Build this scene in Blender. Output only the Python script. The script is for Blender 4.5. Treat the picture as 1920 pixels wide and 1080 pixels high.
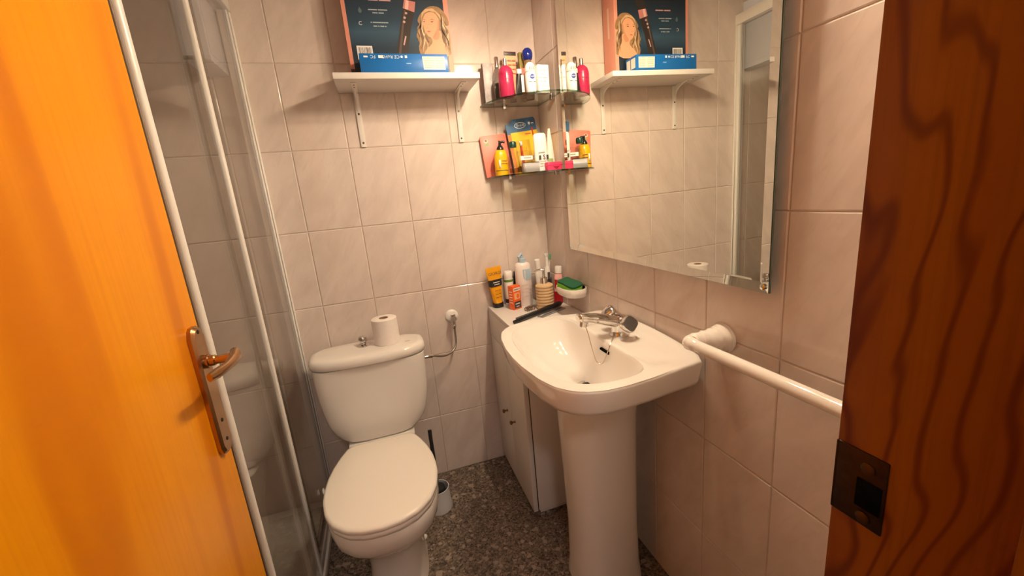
import bpy, bmesh, math, random
from mathutils import Vector, Matrix
random.seed(7)
for o in list(bpy.data.objects): bpy.data.objects.remove(o, do_unlink=True)
scene = bpy.context.scene
col = scene.collection
PI = math.pi
# ------------------------------------------------------------------ camera (solved from the 20 x 30 cm tile grid)
CAM = Vector((-0.7298, -1.7602, 1.2772)); YAW, PITCH, ROLL = 0.2956, -0.2276, -0.0901
fwd = Vector((math.sin(YAW)*math.cos(PITCH), math.cos(YAW)*math.cos(PITCH), math.sin(PITCH)))
rgt = Vector((math.cos(YAW), -math.sin(YAW), 0)); upv = rgt.cross(fwd)
r2 = math.cos(ROLL)*rgt + math.sin(ROLL)*upv; u2 = -math.sin(ROLL)*rgt + math.cos(ROLL)*upv
cd = bpy.data.cameras.new('camera'); cam = bpy.data.objects.new('camera', cd); col.objects.link(cam)
cd.sensor_width = 36.0; cd.sensor_fit = 'HORIZONTAL'; cd.lens = 36.0*762.97/1920.0
cd.clip_start = 0.01; cd.clip_end = 50
m = Matrix((r2, u2, -fwd)).transposed().to_4x4(); m.translation = CAM
cam.matrix_world = m
scene.camera = cam
# ------------------------------------------------------------------ world, exposure, lamp strengths
w = bpy.data.worlds.new('world'); scene.world = w; w.use_nodes = True
w.node_tree.nodes['Background'].inputs[0].default_value = (1.0, 0.85, 0.7, 1); w.node_tree.nodes['Background'].inputs[1].default_value = 0.02
vs = scene.view_settings; vs.view_transform = 'Standard'; vs.look = 'None'; vs.gamma = 1.0; vs.use_curve_mapping = False
vs.exposure = -0.10
BULB = ((1.0, 0.795, 0.55), 760.0)          # bulbs of the lamp above the mirror
HALL_FILL = ((1.0, 0.88, 0.82), 52.0)           # fill lamp added in the unseen hall

# ------------------------------------------------------------------ materials
def new_mat(name):
    mt = bpy.data.materials.new(name); mt.use_nodes = True
    return mt, mt.node_tree, mt.node_tree.nodes['Principled BSDF']
MATS = {}
def mat(name, c=(.8,.8,.8), rough=.4, metal=0., coat=0., spec=.5, var=0.0, scale=30.):
    if name in MATS: return MATS[name]
    mt, nt, b = new_mat(name)
    b.inputs['Base Color'].default_value = (*c, 1); b.inputs['Roughness'].default_value = rough
    b.inputs['Metallic'].default_value = metal; b.inputs['Coat Weight'].default_value = coat
    b.inputs['Coat Roughness'].default_value = .06
    b.inputs['Specular IOR Level'].default_value = spec
    if var:
        tc = nt.nodes.new('ShaderNodeTexCoord'); n = nt.nodes.new('ShaderNodeTexNoise'); n.inputs['Scale'].default_value = scale
        n.inputs['Detail'].default_value = 4
        mx = nt.nodes.new('ShaderNodeMix'); mx.data_type = 'RGBA'
        mx.inputs[6].default_value = (*[v*(1-var) for v in c], 1); mx.inputs[7].default_value = (*[min(1, v*(1+var)) for v in c], 1)
        nt.links.new(tc.outputs['Object'], n.inputs['Vector']); nt.links.new(n.outputs['Fac'], mx.inputs[0]); nt.links.new(mx.outputs[2], b.inputs['Base Color'])
    MATS[name] = mt; return mt
def glass(name, tint=(.95,.97,.96), f0=.045, rough=0.0):
    if name in MATS: return MATS[name]
    mt, nt, b = new_mat(name); nt.nodes.remove(b); N = nt.nodes; L = nt.links
    out = N['Material Output']; tr = N.new('ShaderNodeBsdfTransparent'); tr.inputs[0].default_value = (*tint, 1)
    gl = N.new('ShaderNodeBsdfGlossy'); gl.inputs['Roughness'].default_value = rough; gl.inputs['Color'].default_value = (.95,.95,.95,1)
    lw = N.new('ShaderNodeLayerWeight'); lw.inputs[0].default_value = .5
    p = N.new('ShaderNodeMath'); p.operation = 'POWER'; p.inputs[1].default_value = 5
    ml = N.new('ShaderNodeMath'); ml.operation = 'MULTIPLY_ADD'; ml.inputs[1].default_value = 1-f0; ml.inputs[2].default_value = f0
    mx = N.new('ShaderNodeMixShader')
    L.new(lw.outputs['Facing'], p.inputs[0]); L.new(p.outputs[0], ml.inputs[0]); L.new(ml.outputs[0], mx.inputs[0])
    L.new(tr.outputs[0], mx.inputs[1]); L.new(gl.outputs[0], mx.inputs[2]); L.new(mx.outputs[0], out.inputs['Surface'])
    MATS[name] = mt; return mt
def emit(name, c, s):
    mt, nt, b = new_mat(name)
    b.inputs['Base Color'].default_value = (.9,.9,.9,1); b.inputs['Emission Color'].default_value = (*c,1); b.inputs['Emission Strength'].default_value = s
    MATS[name] = mt; return mt
def ramp(nt, fac, stops, interp='LINEAR'):
    r = nt.nodes.new('ShaderNodeValToRGB'); cr = r.color_ramp; cr.interpolation = interp
    while len(cr.elements) < len(stops): cr.elements.new(.5)
    for e, (p, c) in zip(cr.elements, stops): e.position = p; e.color = (*c, 1)
    nt.links.new(fac, r.inputs[0]); return r.outputs[0]
def noise(nt, vec, scale, detail=4, dist=0, rough=.55):
    n = nt.nodes.new('ShaderNodeTexNoise'); n.inputs['Scale'].default_value = scale; n.inputs['Detail'].default_value = detail
    n.inputs['Distortion'].default_value = dist; n.inputs['Roughness'].default_value = rough
    if vec is not None: nt.links.new(vec, n.inputs['Vector'])
    return n.outputs['Fac']
def mapping(nt, vec, scale=(1,1,1), rot=(0,0,0), loc=(0,0,0)):
    mp = nt.nodes.new('ShaderNodeMapping'); mp.inputs['Scale'].default_value = scale; mp.inputs['Rotation'].default_value = rot; mp.inputs['Location'].default_value = loc
    nt.links.new(vec, mp.inputs['Vector']); return mp.outputs[0]
def mixc(nt, fac, a, b, mode='MIX'):
    mx = nt.nodes.new('ShaderNodeMix'); mx.data_type = 'RGBA'; mx.blend_type = mode
    for i, v in ((0, fac), (6, a), (7, b)):
        if hasattr(v, 'links'): nt.links.new(v, mx.inputs[i])
        else: mx.inputs[i].default_value = v if i == 0 else (*v, 1)
    return mx.outputs[2]
def bump(nt, b, h, strength, dist):
    bp = nt.nodes.new('ShaderNodeBump'); bp.inputs['Strength'].default_value = strength; bp.inputs['Distance'].default_value = dist
    nt.links.new(h, bp.inputs['Height']); nt.links.new(bp.outputs[0], b.inputs['Normal'])
def objcoord(nt, rnd=False):
    tc = nt.nodes.new('ShaderNodeTexCoord')
    if not rnd: return tc.outputs['Object']
    oi = nt.nodes.new('ShaderNodeObjectInfo'); v = nt.nodes.new('ShaderNodeVectorMath'); v.operation = 'MULTIPLY_ADD'
    v.inputs[1].default_value = (1,1,1)
    s = nt.nodes.new('ShaderNodeMath'); s.operation = 'MULTIPLY'; s.inputs[1].default_value = 37.0
    nt.links.new(oi.outputs['Random'], s.inputs[0]); nt.links.new(tc.outputs['Object'], v.inputs[0]); nt.links.new(s.outputs[0], v.inputs[2])
    return v.outputs[0]
def tile_material(name, light=(.735,.63,.575), dark=(.645,.545,.495)):
    mt, nt, b = new_mat(name); c = objcoord(nt, True)
    v = mapping(nt, mapping(nt, c, rot=(0, -.55, 0)), (10, 10, 4))
    f = noise(nt, v, 1.5, 5, .5)
    c1 = ramp(nt, f, [(.30, dark), (.62, light)])
    f2 = noise(nt, mapping(nt, mapping(nt, c, rot=(0, -.5, 0)), (34, 34, 8)), 1.5, 3, 1.2)
    c2 = mixc(nt, ramp(nt, f2, [(.55, (0,0,0)), (.74, (.32,.32,.32))]), c1, (.60,.49,.42))
    nt.links.new(c2, b.inputs['Base Color']); b.inputs['Roughness'].default_value = .12; b.inputs['Specular IOR Level'].default_value = .5
    bump(nt, b, noise(nt, c, 14, 2), .12, .004)
    MATS[name] = mt; return mt
def wood_material(name, dark, mid, light, axis='y', grain=1.0, rough=.28, coat=.5, contrast=1.0):
    mt, nt, b = new_mat(name); c = objcoord(nt)
    s = (1, 1, .1) 
    v = mapping(nt, c, (s[0]*6*grain, s[1]*6*grain, s[2]*6*grain))
    wv = nt.nodes.new('ShaderNodeTexNoise'); wv.inputs['Scale'].default_value = 1.2; wv.inputs['Detail'].default_value = 2; wv.inputs['Distortion'].default_value = .8
    nt.links.new(v, wv.inputs['Vector'])
    ml = nt.nodes.new('ShaderNodeMath'); ml.operation = 'MULTIPLY'; ml.inputs[1].default_value = 26*contrast; nt.links.new(wv.outputs['Fac'], ml.inputs[0])
    sn = nt.nodes.new('ShaderNodeMath'); sn.operation = 'SINE'; nt.links.new(ml.outputs[0], sn.inputs[0])
    rg = nt.nodes.new('ShaderNodeMapRange'); rg.inputs[1].default_value = -1; rg.inputs[2].default_value = 1; nt.links.new(sn.outputs[0], rg.inputs[0])
    rings = ramp(nt, rg.outputs[0], [(.0, dark), (.22, mid), (1.0, light)])
    fine = noise(nt, mapping(nt, c, (140, 140, 3)), 1.0, 3)
    c2 = mixc(nt, ramp(nt, fine, [(.45, (0,0,0)), (.75, (.30,.30,.30))]), rings, dark)
    nt.links.new(c2, b.inputs['Base Color'])
    b.inputs['Roughness'].default_value = rough; b.inputs['Coat Weight'].default_value = coat; b.inputs['Coat Roughness'].default_value = .12
    MATS[name] = mt; return mt
def terrazzo_material():
    mt, nt, b = new_mat('terrazzo'); c = objcoord(nt)
    def vor(scale):
        v = nt.nodes.new('ShaderNodeTexVoronoi'); v.inputs['Scale'].default_value = scale; nt.links.new(c, v.inputs['Vector'])
        sp = nt.nodes.new('ShaderNodeSeparateColor'); nt.links.new(v.outputs['Color'], sp.inputs[0]); return v, sp.outputs[0]
    v1, a = vor(170); v2, a2 = vor(75)
    base = ramp(nt, a, [(0,(.06,.045,.035)),(.16,(.13,.10,.078)),(.40,(.19,.150,.118)),(.66,(.25,.20,.158)),(.88,(.34,.275,.22))], 'CONSTANT')
    chips = ramp(nt, a2, [(0,(0,0,0)),(.93,(1,1,1))], 'CONSTANT')
    big = mixc(nt, chips, base, (.42,.35,.29))
    cl = noise(nt, c, 6, 3)
    c3 = mixc(nt, .55, big, ramp(nt, cl, [(.3,(.56,.49,.42)),(.7,(1,.93,.85))]), 'MULTIPLY')
    nt.links.new(c3, b.inputs['Base Color']); b.inputs['Roughness'].default_value = .38
    MATS['terrazzo'] = mt; return mt

TILE = tile_material('wall_tile')
GROUT = mat('grout', (.60,.50,.43), .8, var=.12, scale=40)
DOORW = wood_material('door_veneer', (.64,.190,.001), (.78,.270,.001), (.83,.31,.001), grain=.7, rough=.42, coat=.06, contrast=.6)
DOORW.node_tree.nodes['Principled BSDF'].inputs['Specular IOR Level'].default_value = .14
def jamb_material():
    mt, nt, b = new_mat('jamb_pine'); c = objcoord(nt)
    d = noise(nt, mapping(nt, c, (6, 6, 2.0)), 1.0, 3, .6)
    sp = nt.nodes.new('ShaderNodeSeparateXYZ'); nt.links.new(c, sp.inputs[0])
    def mth(op, a, k):
        n = nt.nodes.new('ShaderNodeMath'); n.operation = op
        for q, v in ((0, a), (1, k)):
            if hasattr(v, 'links'): nt.links.new(v, n.inputs[q])
            else: n.inputs[q].default_value = v
        return n.outputs[0]
    ph = mth('ADD', mth('MULTIPLY', sp.outputs[1], 330.0), mth('MULTIPLY', d, 62.0))
    ph = mth('ADD', ph, mth('MULTIPLY', sp.outputs[2], 7.0))
    sn = mth('SINE', ph, 0.0)
    rings = ramp(nt, mth('MULTIPLY_ADD', sn, .5) if False else mth('ADD', mth('MULTIPLY', sn, .5), .5), [(.0, (.15,.026,.0005)), (.10, (.21,.046,.0008)), (.28, (.27,.072,.001)), (1.0, (.285,.080,.001))])
    fine = noise(nt, mapping(nt, c, (220, 220, 4)), 1.0, 3)
    c2 = mixc(nt, ramp(nt, fine, [(.48, (0,0,0)), (.75, (.35,.35,.35))]), rings, (.13,.028,.001))
    big = noise(nt, mapping(nt, c, (9, 9, 2)), 1.0, 3)
    c3 = mixc(nt, ramp(nt, big, [(.5, (0,0,0)), (.75, (.45,.45,.45))]), c2, (.20,.034,.002))
    nt.links.new(c3, b.inputs['Base Color']); b.inputs['Roughness'].default_value = .4; b.inputs['Coat Weight'].default_value = .2; b.inputs['Coat Roughness'].default_value = .2
    MATS['jamb_pine'] = mt; return mt
JAMBW = jamb_material()
JAMBW.node_tree.nodes['Principled BSDF'].inputs['Specular IOR Level'].default_value = .2
TERR = terrazzo_material()
PLASTER = mat('plaster', (.84,.80,.77), .85, var=.03, scale=8)
CERAMIC = mat('ceramic', (.86,.81,.76), .09, spec=.5, coat=.3)
SEATP = mat('seat_plastic', (.97,.90,.81), .25)
WHITEP = mat('white_plastic', (.85,.82,.79), .3)
ALU = mat('white_enamel', (.84,.80,.76), .28)
MELA = mat('melamine', (.80,.76,.73), .45, var=.015, scale=10)
CHROME = mat('chrome', (.72,.70,.68), .10, 1.0)
STEEL = mat('braided_steel', (.45,.42,.38), .34, 1.0, var=.35, scale=900)
DARKM = mat('dark_metal', (.10,.09,.08), .35, .9)
BRASS = mat('antique_brass', (.46,.27,.13), .24, 1.0, var=.15, scale=60)
BLACKP = mat('black_plastic', (.012,.012,.013), .28)
GAP_SHADE = mat('gap_shade', (.05,.045,.04), .6)
PAPER = mat('tissue_paper', (.88,.80,.76), .95, spec=.1, var=.04, scale=90)
CARDB = mat('cardboard', (.34,.22,.13), .9)
GLASS = glass('clear_glass', (.95,.96,.95))
SGLASS = glass('shower_glass', (.91,.91,.90), .055)
SHELFG = glass('shelf_glass', (.90,.94,.91), .05)
EDGEG = glass('glass_edge', (.30,.46,.38), .10)
MIRROR = mat('mirror_silver', (.88,.88,.80), .0, 1.0)
MIRROR.node_tree.nodes['Principled BSDF'].inputs['Roughness'].default_value = 0.0

# ------------------------------------------------------------------ geometry helpers
class G:
    def __init__(s): s.v = []; s.f = []; s.mi = []
    def add(s, vs, fs, mi=0):
        k = len(s.v); s.v += [tuple(p) for p in vs]; s.f += [tuple(i+k for i in f) for f in fs]; s.mi += [mi]*len(fs); return s
    def box(s, x0, x1, y0, y1, z0, z1, mi=0):
        vs = [(x,y,z) for x in (x0,x1) for y in (y0,y1) for z in (z0,z1)]
        return s.add(vs, [(0,1,3,2),(4,6,7,5),(0,4,5,1),(2,3,7,6),(0,2,6,4),(1,5,7,3)], mi)
    def loft(s, rings, cap0=True, cap1=True, closed=True, mi=0):
        n = len(rings[0]); vs = [p for r in rings for p in r]; fs = []
        for a in range(len(rings)-1):
            for i in range(n if closed else n-1):
                j = (i+1) % n; fs.append((a*n+i, a*n+j, (a+1)*n+j, (a+1)*n+i))
        if cap0: fs.append(tuple(range(n))[::-1])
        if cap1: fs.append(tuple((len(rings)-1)*n+i for i in range(n)))
        return s.add(vs, fs, mi)
    def lathe(s, prof, n=28, c=(0,0,0), cap0=True, cap1=True, sx=1., sy=1., mi=0):
        return s.loft([[(c[0]+r*sx*math.cos(2*PI*i/n), c[1]+r*sy*math.sin(2*PI*i/n), c[2]+z) for i in range(n)] for r, z in prof], cap0, cap1, mi=mi)
    def tube(s, path, rad, n=12, mi=0, flat=None):
        P = [Vector(p) for p in path]; rs = rad if isinstance(rad, (list, tuple)) else [rad]*len(P)
        rings = []; ref = None
        for i, p in enumerate(P):
            t = (P[min(i+1,len(P)-1)]-P[max(i-1,0)]).normalized()
            if ref is None:
                ref = Vector((0,0,1)) if abs(t.z) < .9 else Vector((1,0,0))
            a = (ref - t*ref.dot(t)).normalized(); bb = t.cross(a); ref = a
            f = flat or 1.0
            rings.append([tuple(p + a*(rs[i]*f*math.cos(2*PI*k/n)) + bb*(rs[i]*math.sin(2*PI*k/n))) for k in range(n)])
        return s.loft(rings, mi=mi)
    def prism(s, pts, axis, a, b, mi=0):
        def mk(p, d): return {'x':(d,p[0],p[1]),'y':(p[0],d,p[1]),'z':(p[0],p[1],d)}[axis]
        return s.loft([[mk(p,a) for p in pts],[mk(p,b) for p in pts]], mi=mi)
    def xf(s, M):
        s.v = [tuple(M @ Vector(p)) for p in s.v]; return s
    def mesh(s, name, mats, bevel=0., seg=2, sharp=38., smooth=True, subdiv=0):
        bm = bmesh.new(); V = [bm.verts.new(p) for p in s.v]
        for f, mi in zip(s.f, s.mi):
            try: fc = bm.faces.new([V[i] for i in f]); fc.material_index = mi
            except ValueError: pass
        bmesh.ops.remove_doubles(bm, verts=bm.verts, dist=1e-6)
        bmesh.ops.recalc_face_normals(bm, faces=bm.faces)
        if bevel:
            es = [e for e in bm.edges if len(e.link_faces) == 2 and e.calc_face_angle(0) > math.radians(35)]
            bmesh.ops.bevel(bm, geom=es, offset=bevel, segments=seg, profile=.5, affect='EDGES', clamp_overlap=True)
        for e in bm.edges:
            e.smooth = not (len(e.link_faces) == 2 and e.calc_face_angle(0) > math.radians(sharp))
        me = bpy.data.meshes.new(name); bm.to_mesh(me); bm.free()
        for mt in (mats if isinstance(mats, (list, tuple)) else [mats]): me.materials.append(mt)
        if smooth:
            for p in me.polygons: p.use_smooth = True
        return me
    def build(s, name, mats, parent=None, loc=(0,0,0), rot=(0,0,0), label=None, **kw):
        o = bpy.data.objects.new(name, s.mesh(name, mats, **kw)); col.objects.link(o)
        o.parent = parent; o.location = loc; o.rotation_euler = rot
        if label: o['label'] = label
        return o
def thing(name, label, cat, loc=(0,0,0), rot=(0,0,0), group=None):
    o = bpy.data.objects.new(name, None); col.objects.link(o); o.empty_display_size = .03
    o.location = loc; o.rotation_euler = rot; return tag(o, label, cat, group)
def tag(o, label, cat, group=None):
    o['label'] = label; o['category'] = cat
    if group: o['group'] = group
    return o
def struct(o, label=None):
    o['kind'] = 'structure'
    if label: o['label'] = label
    return o
def flat(pts, mt, parent, name, y, t=.0003, sub=None):
    """thin printed patch in a front plane (faces -y): pts are (x, z)"""
    return G().prism(pts, 'y', y-t, y).build(name, mt, parent, smooth=False)
def rect(x0, x1, z0, z1): return [(x0,z0),(x1,z0),(x1,z1),(x0,z1)]
def ell(cx, cz, rx, rz, n=20): return [(cx+rx*math.cos(2*PI*i/n), cz+rz*math.sin(2*PI*i/n)) for i in range(n)]
def wrap_patch(r, z0, z1, a0, a1, n=14, ry=None, t=.0004, zs=None):
    """patch round a cylinder, angles measured from the -y direction; zs = optional list of (z, r)"""
    ry = ry or r; g = G(); rows = zs or [(z0, None), (z1, None)]
    def ring(z, k, off):
        f = 1 if k is None else k
        return [((r*f+off)*math.sin(a0+(a1-a0)*i/n), -(ry*f+off)*math.cos(a0+(a1-a0)*i/n), z) for i in range(n+1)]
    g.loft([ring(z, k, t) for z, k in rows], False, False, closed=False)
    return g
_dg = None
def text(body, size, mt, parent, x, z, y, name='lettering', bend=None, align='CENTER', rotz=0., sx=1.0, M=None):
    """flat print in the plane facing -y at depth y (or bent round radius bend)"""
    cu = bpy.data.curves.new(name, 'FONT'); cu.body = body; cu.size = size; cu.align_x = align; cu.align_y = 'CENTER'; cu.extrude = 0; cu.resolution_u = 2
    ob = bpy.data.objects.new(name, cu); col.objects.link(ob)
    bpy.context.view_layer.update()
    me = bpy.data.meshes.new_from_object(ob.evaluated_get(bpy.context.evaluated_depsgraph_get()))
    bpy.data.objects.remove(ob, do_unlink=True); bpy.data.curves.remove(cu)
    c, s_ = math.cos(rotz), math.sin(rotz)
    for v in me.vertices:
        px, pz = v.co.x*sx*c - v.co.y*s_ , v.co.x*sx*s_ + v.co.y*c
        px += x; pz += z
        if bend: v.co = (bend*math.sin(px/bend), -bend*math.cos(px/bend) - .0006, pz)
        else: v.co = (px, y, pz)
    me.materials.clear(); me.materials.append(mt)
    o = bpy.data.objects.new(name, me); col.objects.link(o); o.parent = parent
    if M is not None: me.transform(M)
    return o
def gtext(body, size, mt, parent, x, z, y, name='print_line', bend=None, rotz=0., sx=1.0, M=None):
    """print too small to read in the photograph: bars the size of the words"""
    g = G(); words = body.split(' '); lens = [len(w_)*size*.52*sx for w_ in words]; gap = size*.34*sx
    tot = sum(lens)+gap*(len(words)-1); px = -tot/2; c, s_ = math.cos(rotz), math.sin(rotz)
    for l in lens:
        n = 4; vs = []
        for i in range(n+1):
            for h in (-size*.2, size*.2):
                a, b = px+l*i/n, h; u, v = x+a*c-b*s_, z+a*s_+b*c
                vs.append((bend*math.sin(u/bend), -bend*math.cos(u/bend)-.0006, v) if bend else (u, y, v))
        g.add(vs, [(2*i, 2*i+2, 2*i+3, 2*i+1) for i in range(n)]); px += l+gap
    if M is not None: g.xf(M)
    return g.build(name, mt, parent, smooth=False)
def superring(cx, cy, hx, hy, z, n=40, e=4.0):
    out = []
    for i in range(n):
        a = 2*PI*i/n; c, s_ = math.cos(a), math.sin(a)
        out.append((cx+hx*math.copysign(abs(c)**(2/e), c), cy+hy*math.copysign(abs(s_)**(2/e), s_), z))
    return out
def polar_ring(poly, c, n=72, scale=1.0):
    """resample a star-shaped polygon by angle about c"""
    out = []; P = [(x-c[0], y-c[1]) for x, y in poly]
    for i in range(n):
        a = 2*PI*i/n; d = (math.cos(a), math.sin(a)); best = 0
        for j in range(len(P)):
            p, q = P[j], P[(j+1) % len(P)]; ex, ey = q[0]-p[0], q[1]-p[1]
            den = d[0]*ey - d[1]*ex
            if abs(den) < 1e-12: continue
            t = (p[0]*ey - p[1]*ex)/den; u = (p[0]*d[1] - p[1]*d[0])/den
            if t > 0 and -1e-9 <= u <= 1+1e-9: best = max(best, t)
        out.append((c[0]+d[0]*best*scale, c[1]+d[1]*best*scale))
    return out
def smooth_closed(pts, it=1):
    for _ in range(it):
        q = []
        for i in range(len(pts)):
            a, b = pts[i], pts[(i+1) % len(pts)]
            q += [(a[0]*.75+b[0]*.25, a[1]*.75+b[1]*.25), (a[0]*.25+b[0]*.75, a[1]*.25+b[1]*.75)]
        pts = q
    return pts

# ------------------------------------------------------------------ structure
HT = 2.4; XL = -1.8; YF = -1.567; YO = -1.69
floor = struct(G().box(-2.6, 1.4, -3.6, .12, -.08, 0).build('floor', TERR, smooth=False), 'speckled brown grey terrazzo floor')
ceil = struct(G().box(-2.6, 1.4, -3.6, .12, HT, HT+.06).build('ceiling', PLASTER, smooth=False), 'plain white plaster ceiling')
_tm = {}
def tile_mesh(wd, ht):
    k = (round(wd,4), round(ht,4))
    if k not in _tm:
        a, b, c = wd/2-.0010, ht/2-.0010, .0024
        g = G(); f = [(-1,-1),(1,-1),(1,1),(-1,1)]
        back = [(x*a, .0050, z*b) for x, z in f]; mid = [(x*a, .0015, z*b) for x, z in f]; fr = [(x*(a-c), 0, z*(b-c)) for x, z in f]
        g.loft([back, mid, fr], False, True)
        _tm[k] = g.mesh('tile', TILE, sharp=20)
    return _tm[k]
def tile_wall(parent, cells, basis):
    """cells: (u0, u1, z0, z1); basis maps (u) to location and gives the z rotation"""
    for u0, u1, z0, z1 in cells:
        o = bpy.data.objects.new('tile', tile_mesh(u1-u0, z1-z0)); col.objects.link(o); o.parent = parent
        x, y, rz = basis((u0+u1)/2); o.location = (x, y, (z0+z1)/2)
        o.rotation_euler = (random.uniform(-.0022,.0022), 0, rz+random.uniform(-.0022,.0022))
rows = [(.3*k, .3*(k+1)) for k in range(8)]
wall_back = struct(G().box(XL, .1, .0022, .12, 0, HT).build('wall_back', GROUT, smooth=False), 'back wall of beige marbled tiles behind the toilet')
tile_wall(wall_back, [(-.2*(i+1), -.2*i, a, b) for i in range(9) for a, b in rows], lambda u: (u, 0, 0))
wall_right = struct(G().box(.0022, .12, YO, .0022, 0, HT).build('wall_right', GROUT, smooth=False), 'right wall of beige marbled tiles behind the mirror')
ys = [0, .1832, .3832, .5832, .7832, .9832, 1.1832, 1.3832, 1.566]
tile_wall(wall_right, [(ys[i], ys[i+1], a, b) for i in range(8) for a, b in rows], lambda u: (0, -u, -PI/2))
wall_left = struct(G().box(XL-.12, XL-.0022, YO, .12, 0, HT).build('wall_left', GROUT, smooth=False), 'tiled left wall inside the shower')
tile_wall(wall_left, [(.2*i, .2*(i+1), a, b) for i in range(4) for a, b in rows], lambda u: (XL, -u, PI/2))
wall_part = struct(G().box(XL, -1.128, -.885, -.802, 0, HT).build('wall_shower', GROUT, smooth=False), 'short tiled wall at the end of the shower')
tile_wall(wall_part, [(.802, .885, a, b) for a, b in rows], lambda u: (-1.1266, -u, -PI/2))
struct(G().box(XL, -1.097, YO, YF, 0, HT).box(-.385, .0014, YO, YF, 0, HT).box(-1.097, -.385, YO, YF, 2.075, HT).build('wall_front', PLASTER, smooth=False), 'wall with the doorway')
struct(G().box(-2.6, -2.5, -3.6, YO, 0, HT).build('wall_hall_left', PLASTER, smooth=False))
struct(G().box(1.3, 1.4, -3.6, YO, 0, HT).build('wall_hall_right', PLASTER, smooth=False))
struct(G().box(-2.5, 1.3, -3.6, -3.5, 0, HT).build('wall_hall_back', PLASTER, smooth=False))
struct(G().box(-2.5, XL-.12, YO, YO+.1, 0, HT).box(.12, 1.3, YO, YO+.1, 0, HT).build('wall_hall_front', PLASTER, smooth=False))
# door frame
jamb = struct(G().box(-.42, -.385, YO-.005, YF, 0, 2.075).build('trim_1', JAMBW, bevel=.0015), 'reddish pine door jamb at the right')
st = G().box(-.438, -.42, YO-.012, -1.668, 0, 2.04).build('door_stop', JAMBW, jamb, bevel=.002)
sp = G()
sp.prism([(-1.5685,1.012),(-1.602,1.012),(-1.602,1.072),(-1.5685,1.072)], 'x', -.4212, -.4195)
sp.box(-.4214, -.4195, -1.5690, -1.5672, 1.012, 1.072)
plate = sp.build('strike_plate', mat('aged_bronze', (.045,.028,.020), .38, .9, var=.6, scale=120), jamb, bevel=.0008, label='dark worn metal strike plate')
G().prism([(-1.584,1.027),(-1.600,1.027),(-1.600,1.050),(-1.584,1.050)], 'x', -.4222, -.4195).build('latch_hole', mat('hole_black', (.003,.003,.003), .9, spec=.05), plate)
for zz in (1.060, 1.019):
    g = G().lathe([(.0048,0),(.0048,.0008),(.003,.0014)], 16)
    g.xf(Matrix.Translation((-.4212, -1.590, zz)) @ Matrix.Rotation(-PI/2, 4, 'Y')).build('screw', mat('worn_steel', (.09,.06,.045), .3, 1.0), plate)
struct(G().box(-1.095, -1.062, YO-.005, YF, 0, 2.075).build('trim_2', JAMBW, bevel=.0015), 'pine door jamb on the hinge side')
struct(G().box(-1.062, -.42, YO-.005, YF, 2.04, 2.075).build('trim_3', JAMBW, bevel=.0015), 'pine head of the door frame')
# open door leaf
DX = -1.060
door = bpy.data.objects.new('door_1', None); col.objects.link(door); door.location = (DX, -1.56, 0); struct(door, 'orange varnished wooden door standing open')
G().box(-.035, 0, .003, .625, .008, 2.035).build('door_leaf', DOORW, door, bevel=.0015)
hp = G(); HZ = 1.042; HY = .594
pl = [(HY-.021,.0),(HY-.021,.205),(HY-.0155,.217),(HY-.008,.2215),(HY+.008,.2215),(HY+.0155,.217),(HY+.021,.205),(HY+.021,.0),(HY+.0155,-.012),(HY+.008,-.0165),(HY-.008,-.0165),(HY-.0155,-.012)]
pl = [(y, z+.884) for y, z in pl]
def inset(poly, d):
    cy = sum(p[0] for p in poly)/len(poly); cz = sum(p[1] for p in poly)/len(poly)
    return [(y-math.copysign(d, y-cy), z-math.copysign(d, z-cz)) for y, z in poly]
hp.loft([[(x, y, z) for y, z in q] for x, q in ((0,pl),(.006,pl),(.0105,inset(pl,.0035)))])
bp_ = hp.build('handle_plate', BRASS, door, sharp=30, label='antique brass door handle plate')
lv = G(); lv.tube([(.009,HY,HZ),(.016,HY,HZ),(.0165,HY,HZ),(.024,HY,HZ),(.026,HY,HZ),(.048,HY,HZ)], [.0125,.0125,.0095,.0095,.0075,.0078], 16)
lv.tube([(.046,HY+.012,HZ+.001),(.053,HY+.006,HZ+.001),(.056,HY-.012,HZ),(.055,HY-.045,HZ-.001),(.051,HY-.075,HZ),(.047,HY-.094,HZ+.001)], [.007,.0095,.0075,.0055,.006,.0045], 14, flat=1.5)
lv.build('lever', BRASS, bp_, label='brass lever handle')
for zz in (1.096, .893, .930): 
    G().lathe([(.0035,0),(.0035,.001),(.002,.0016)], 14).xf(Matrix.Translation((.0103,HY,zz)) @ Matrix.Rotation(PI/2,4,'Y')).build('screw', DARKM, bp_)
for zz in (.25, 1.05, 1.8): G().lathe([(.008,-.05),(.008,.05)], 14, (.004,.0,zz)).build('hinge', BRASS, door)

# ------------------------------------------------------------------ shower
tray = tag(G().box(XL+.001, -1.147, -.800, -.001, .0, .035).build('shower_tray', CERAMIC, bevel=.004), 'white shower tray behind the glass screen', 'shower tray')
sh = thing('shower_screen', 'white framed sliding glass shower screen beside the toilet', 'shower screen', (-1.115, 0, 0))
SX = .0
G().box(-.022, .008, -.026, -.0005, .0, 2.0).box(.008, .014, -.008, -.0005, .0, 2.0).build('wall_post', ALU, sh, bevel=.002)
pg = G(); pr = [(-.012,-.779),(.000,-.779),(.005,-.776),(.007,-.770),(.007,-.765),(.005,-.760),(.000,-.757),(-.012,-.757)]
pg.prism(pr, 'z', 0, 2.0).build('end_post', ALU, sh, sharp=50)
G().box(-.014, -.002, -.786, -.7785, 0, 2.0).build('end_post_shade', mat('post_shade_brown', (.20,.15,.115), .5), sh, bevel=.002)  # brown strip painting the shaded near face of the end post
G().box(-.030, .016, -.785, -.0005, 1.955, 2.0).build('top_rail', ALU, sh, bevel=.002)
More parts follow.
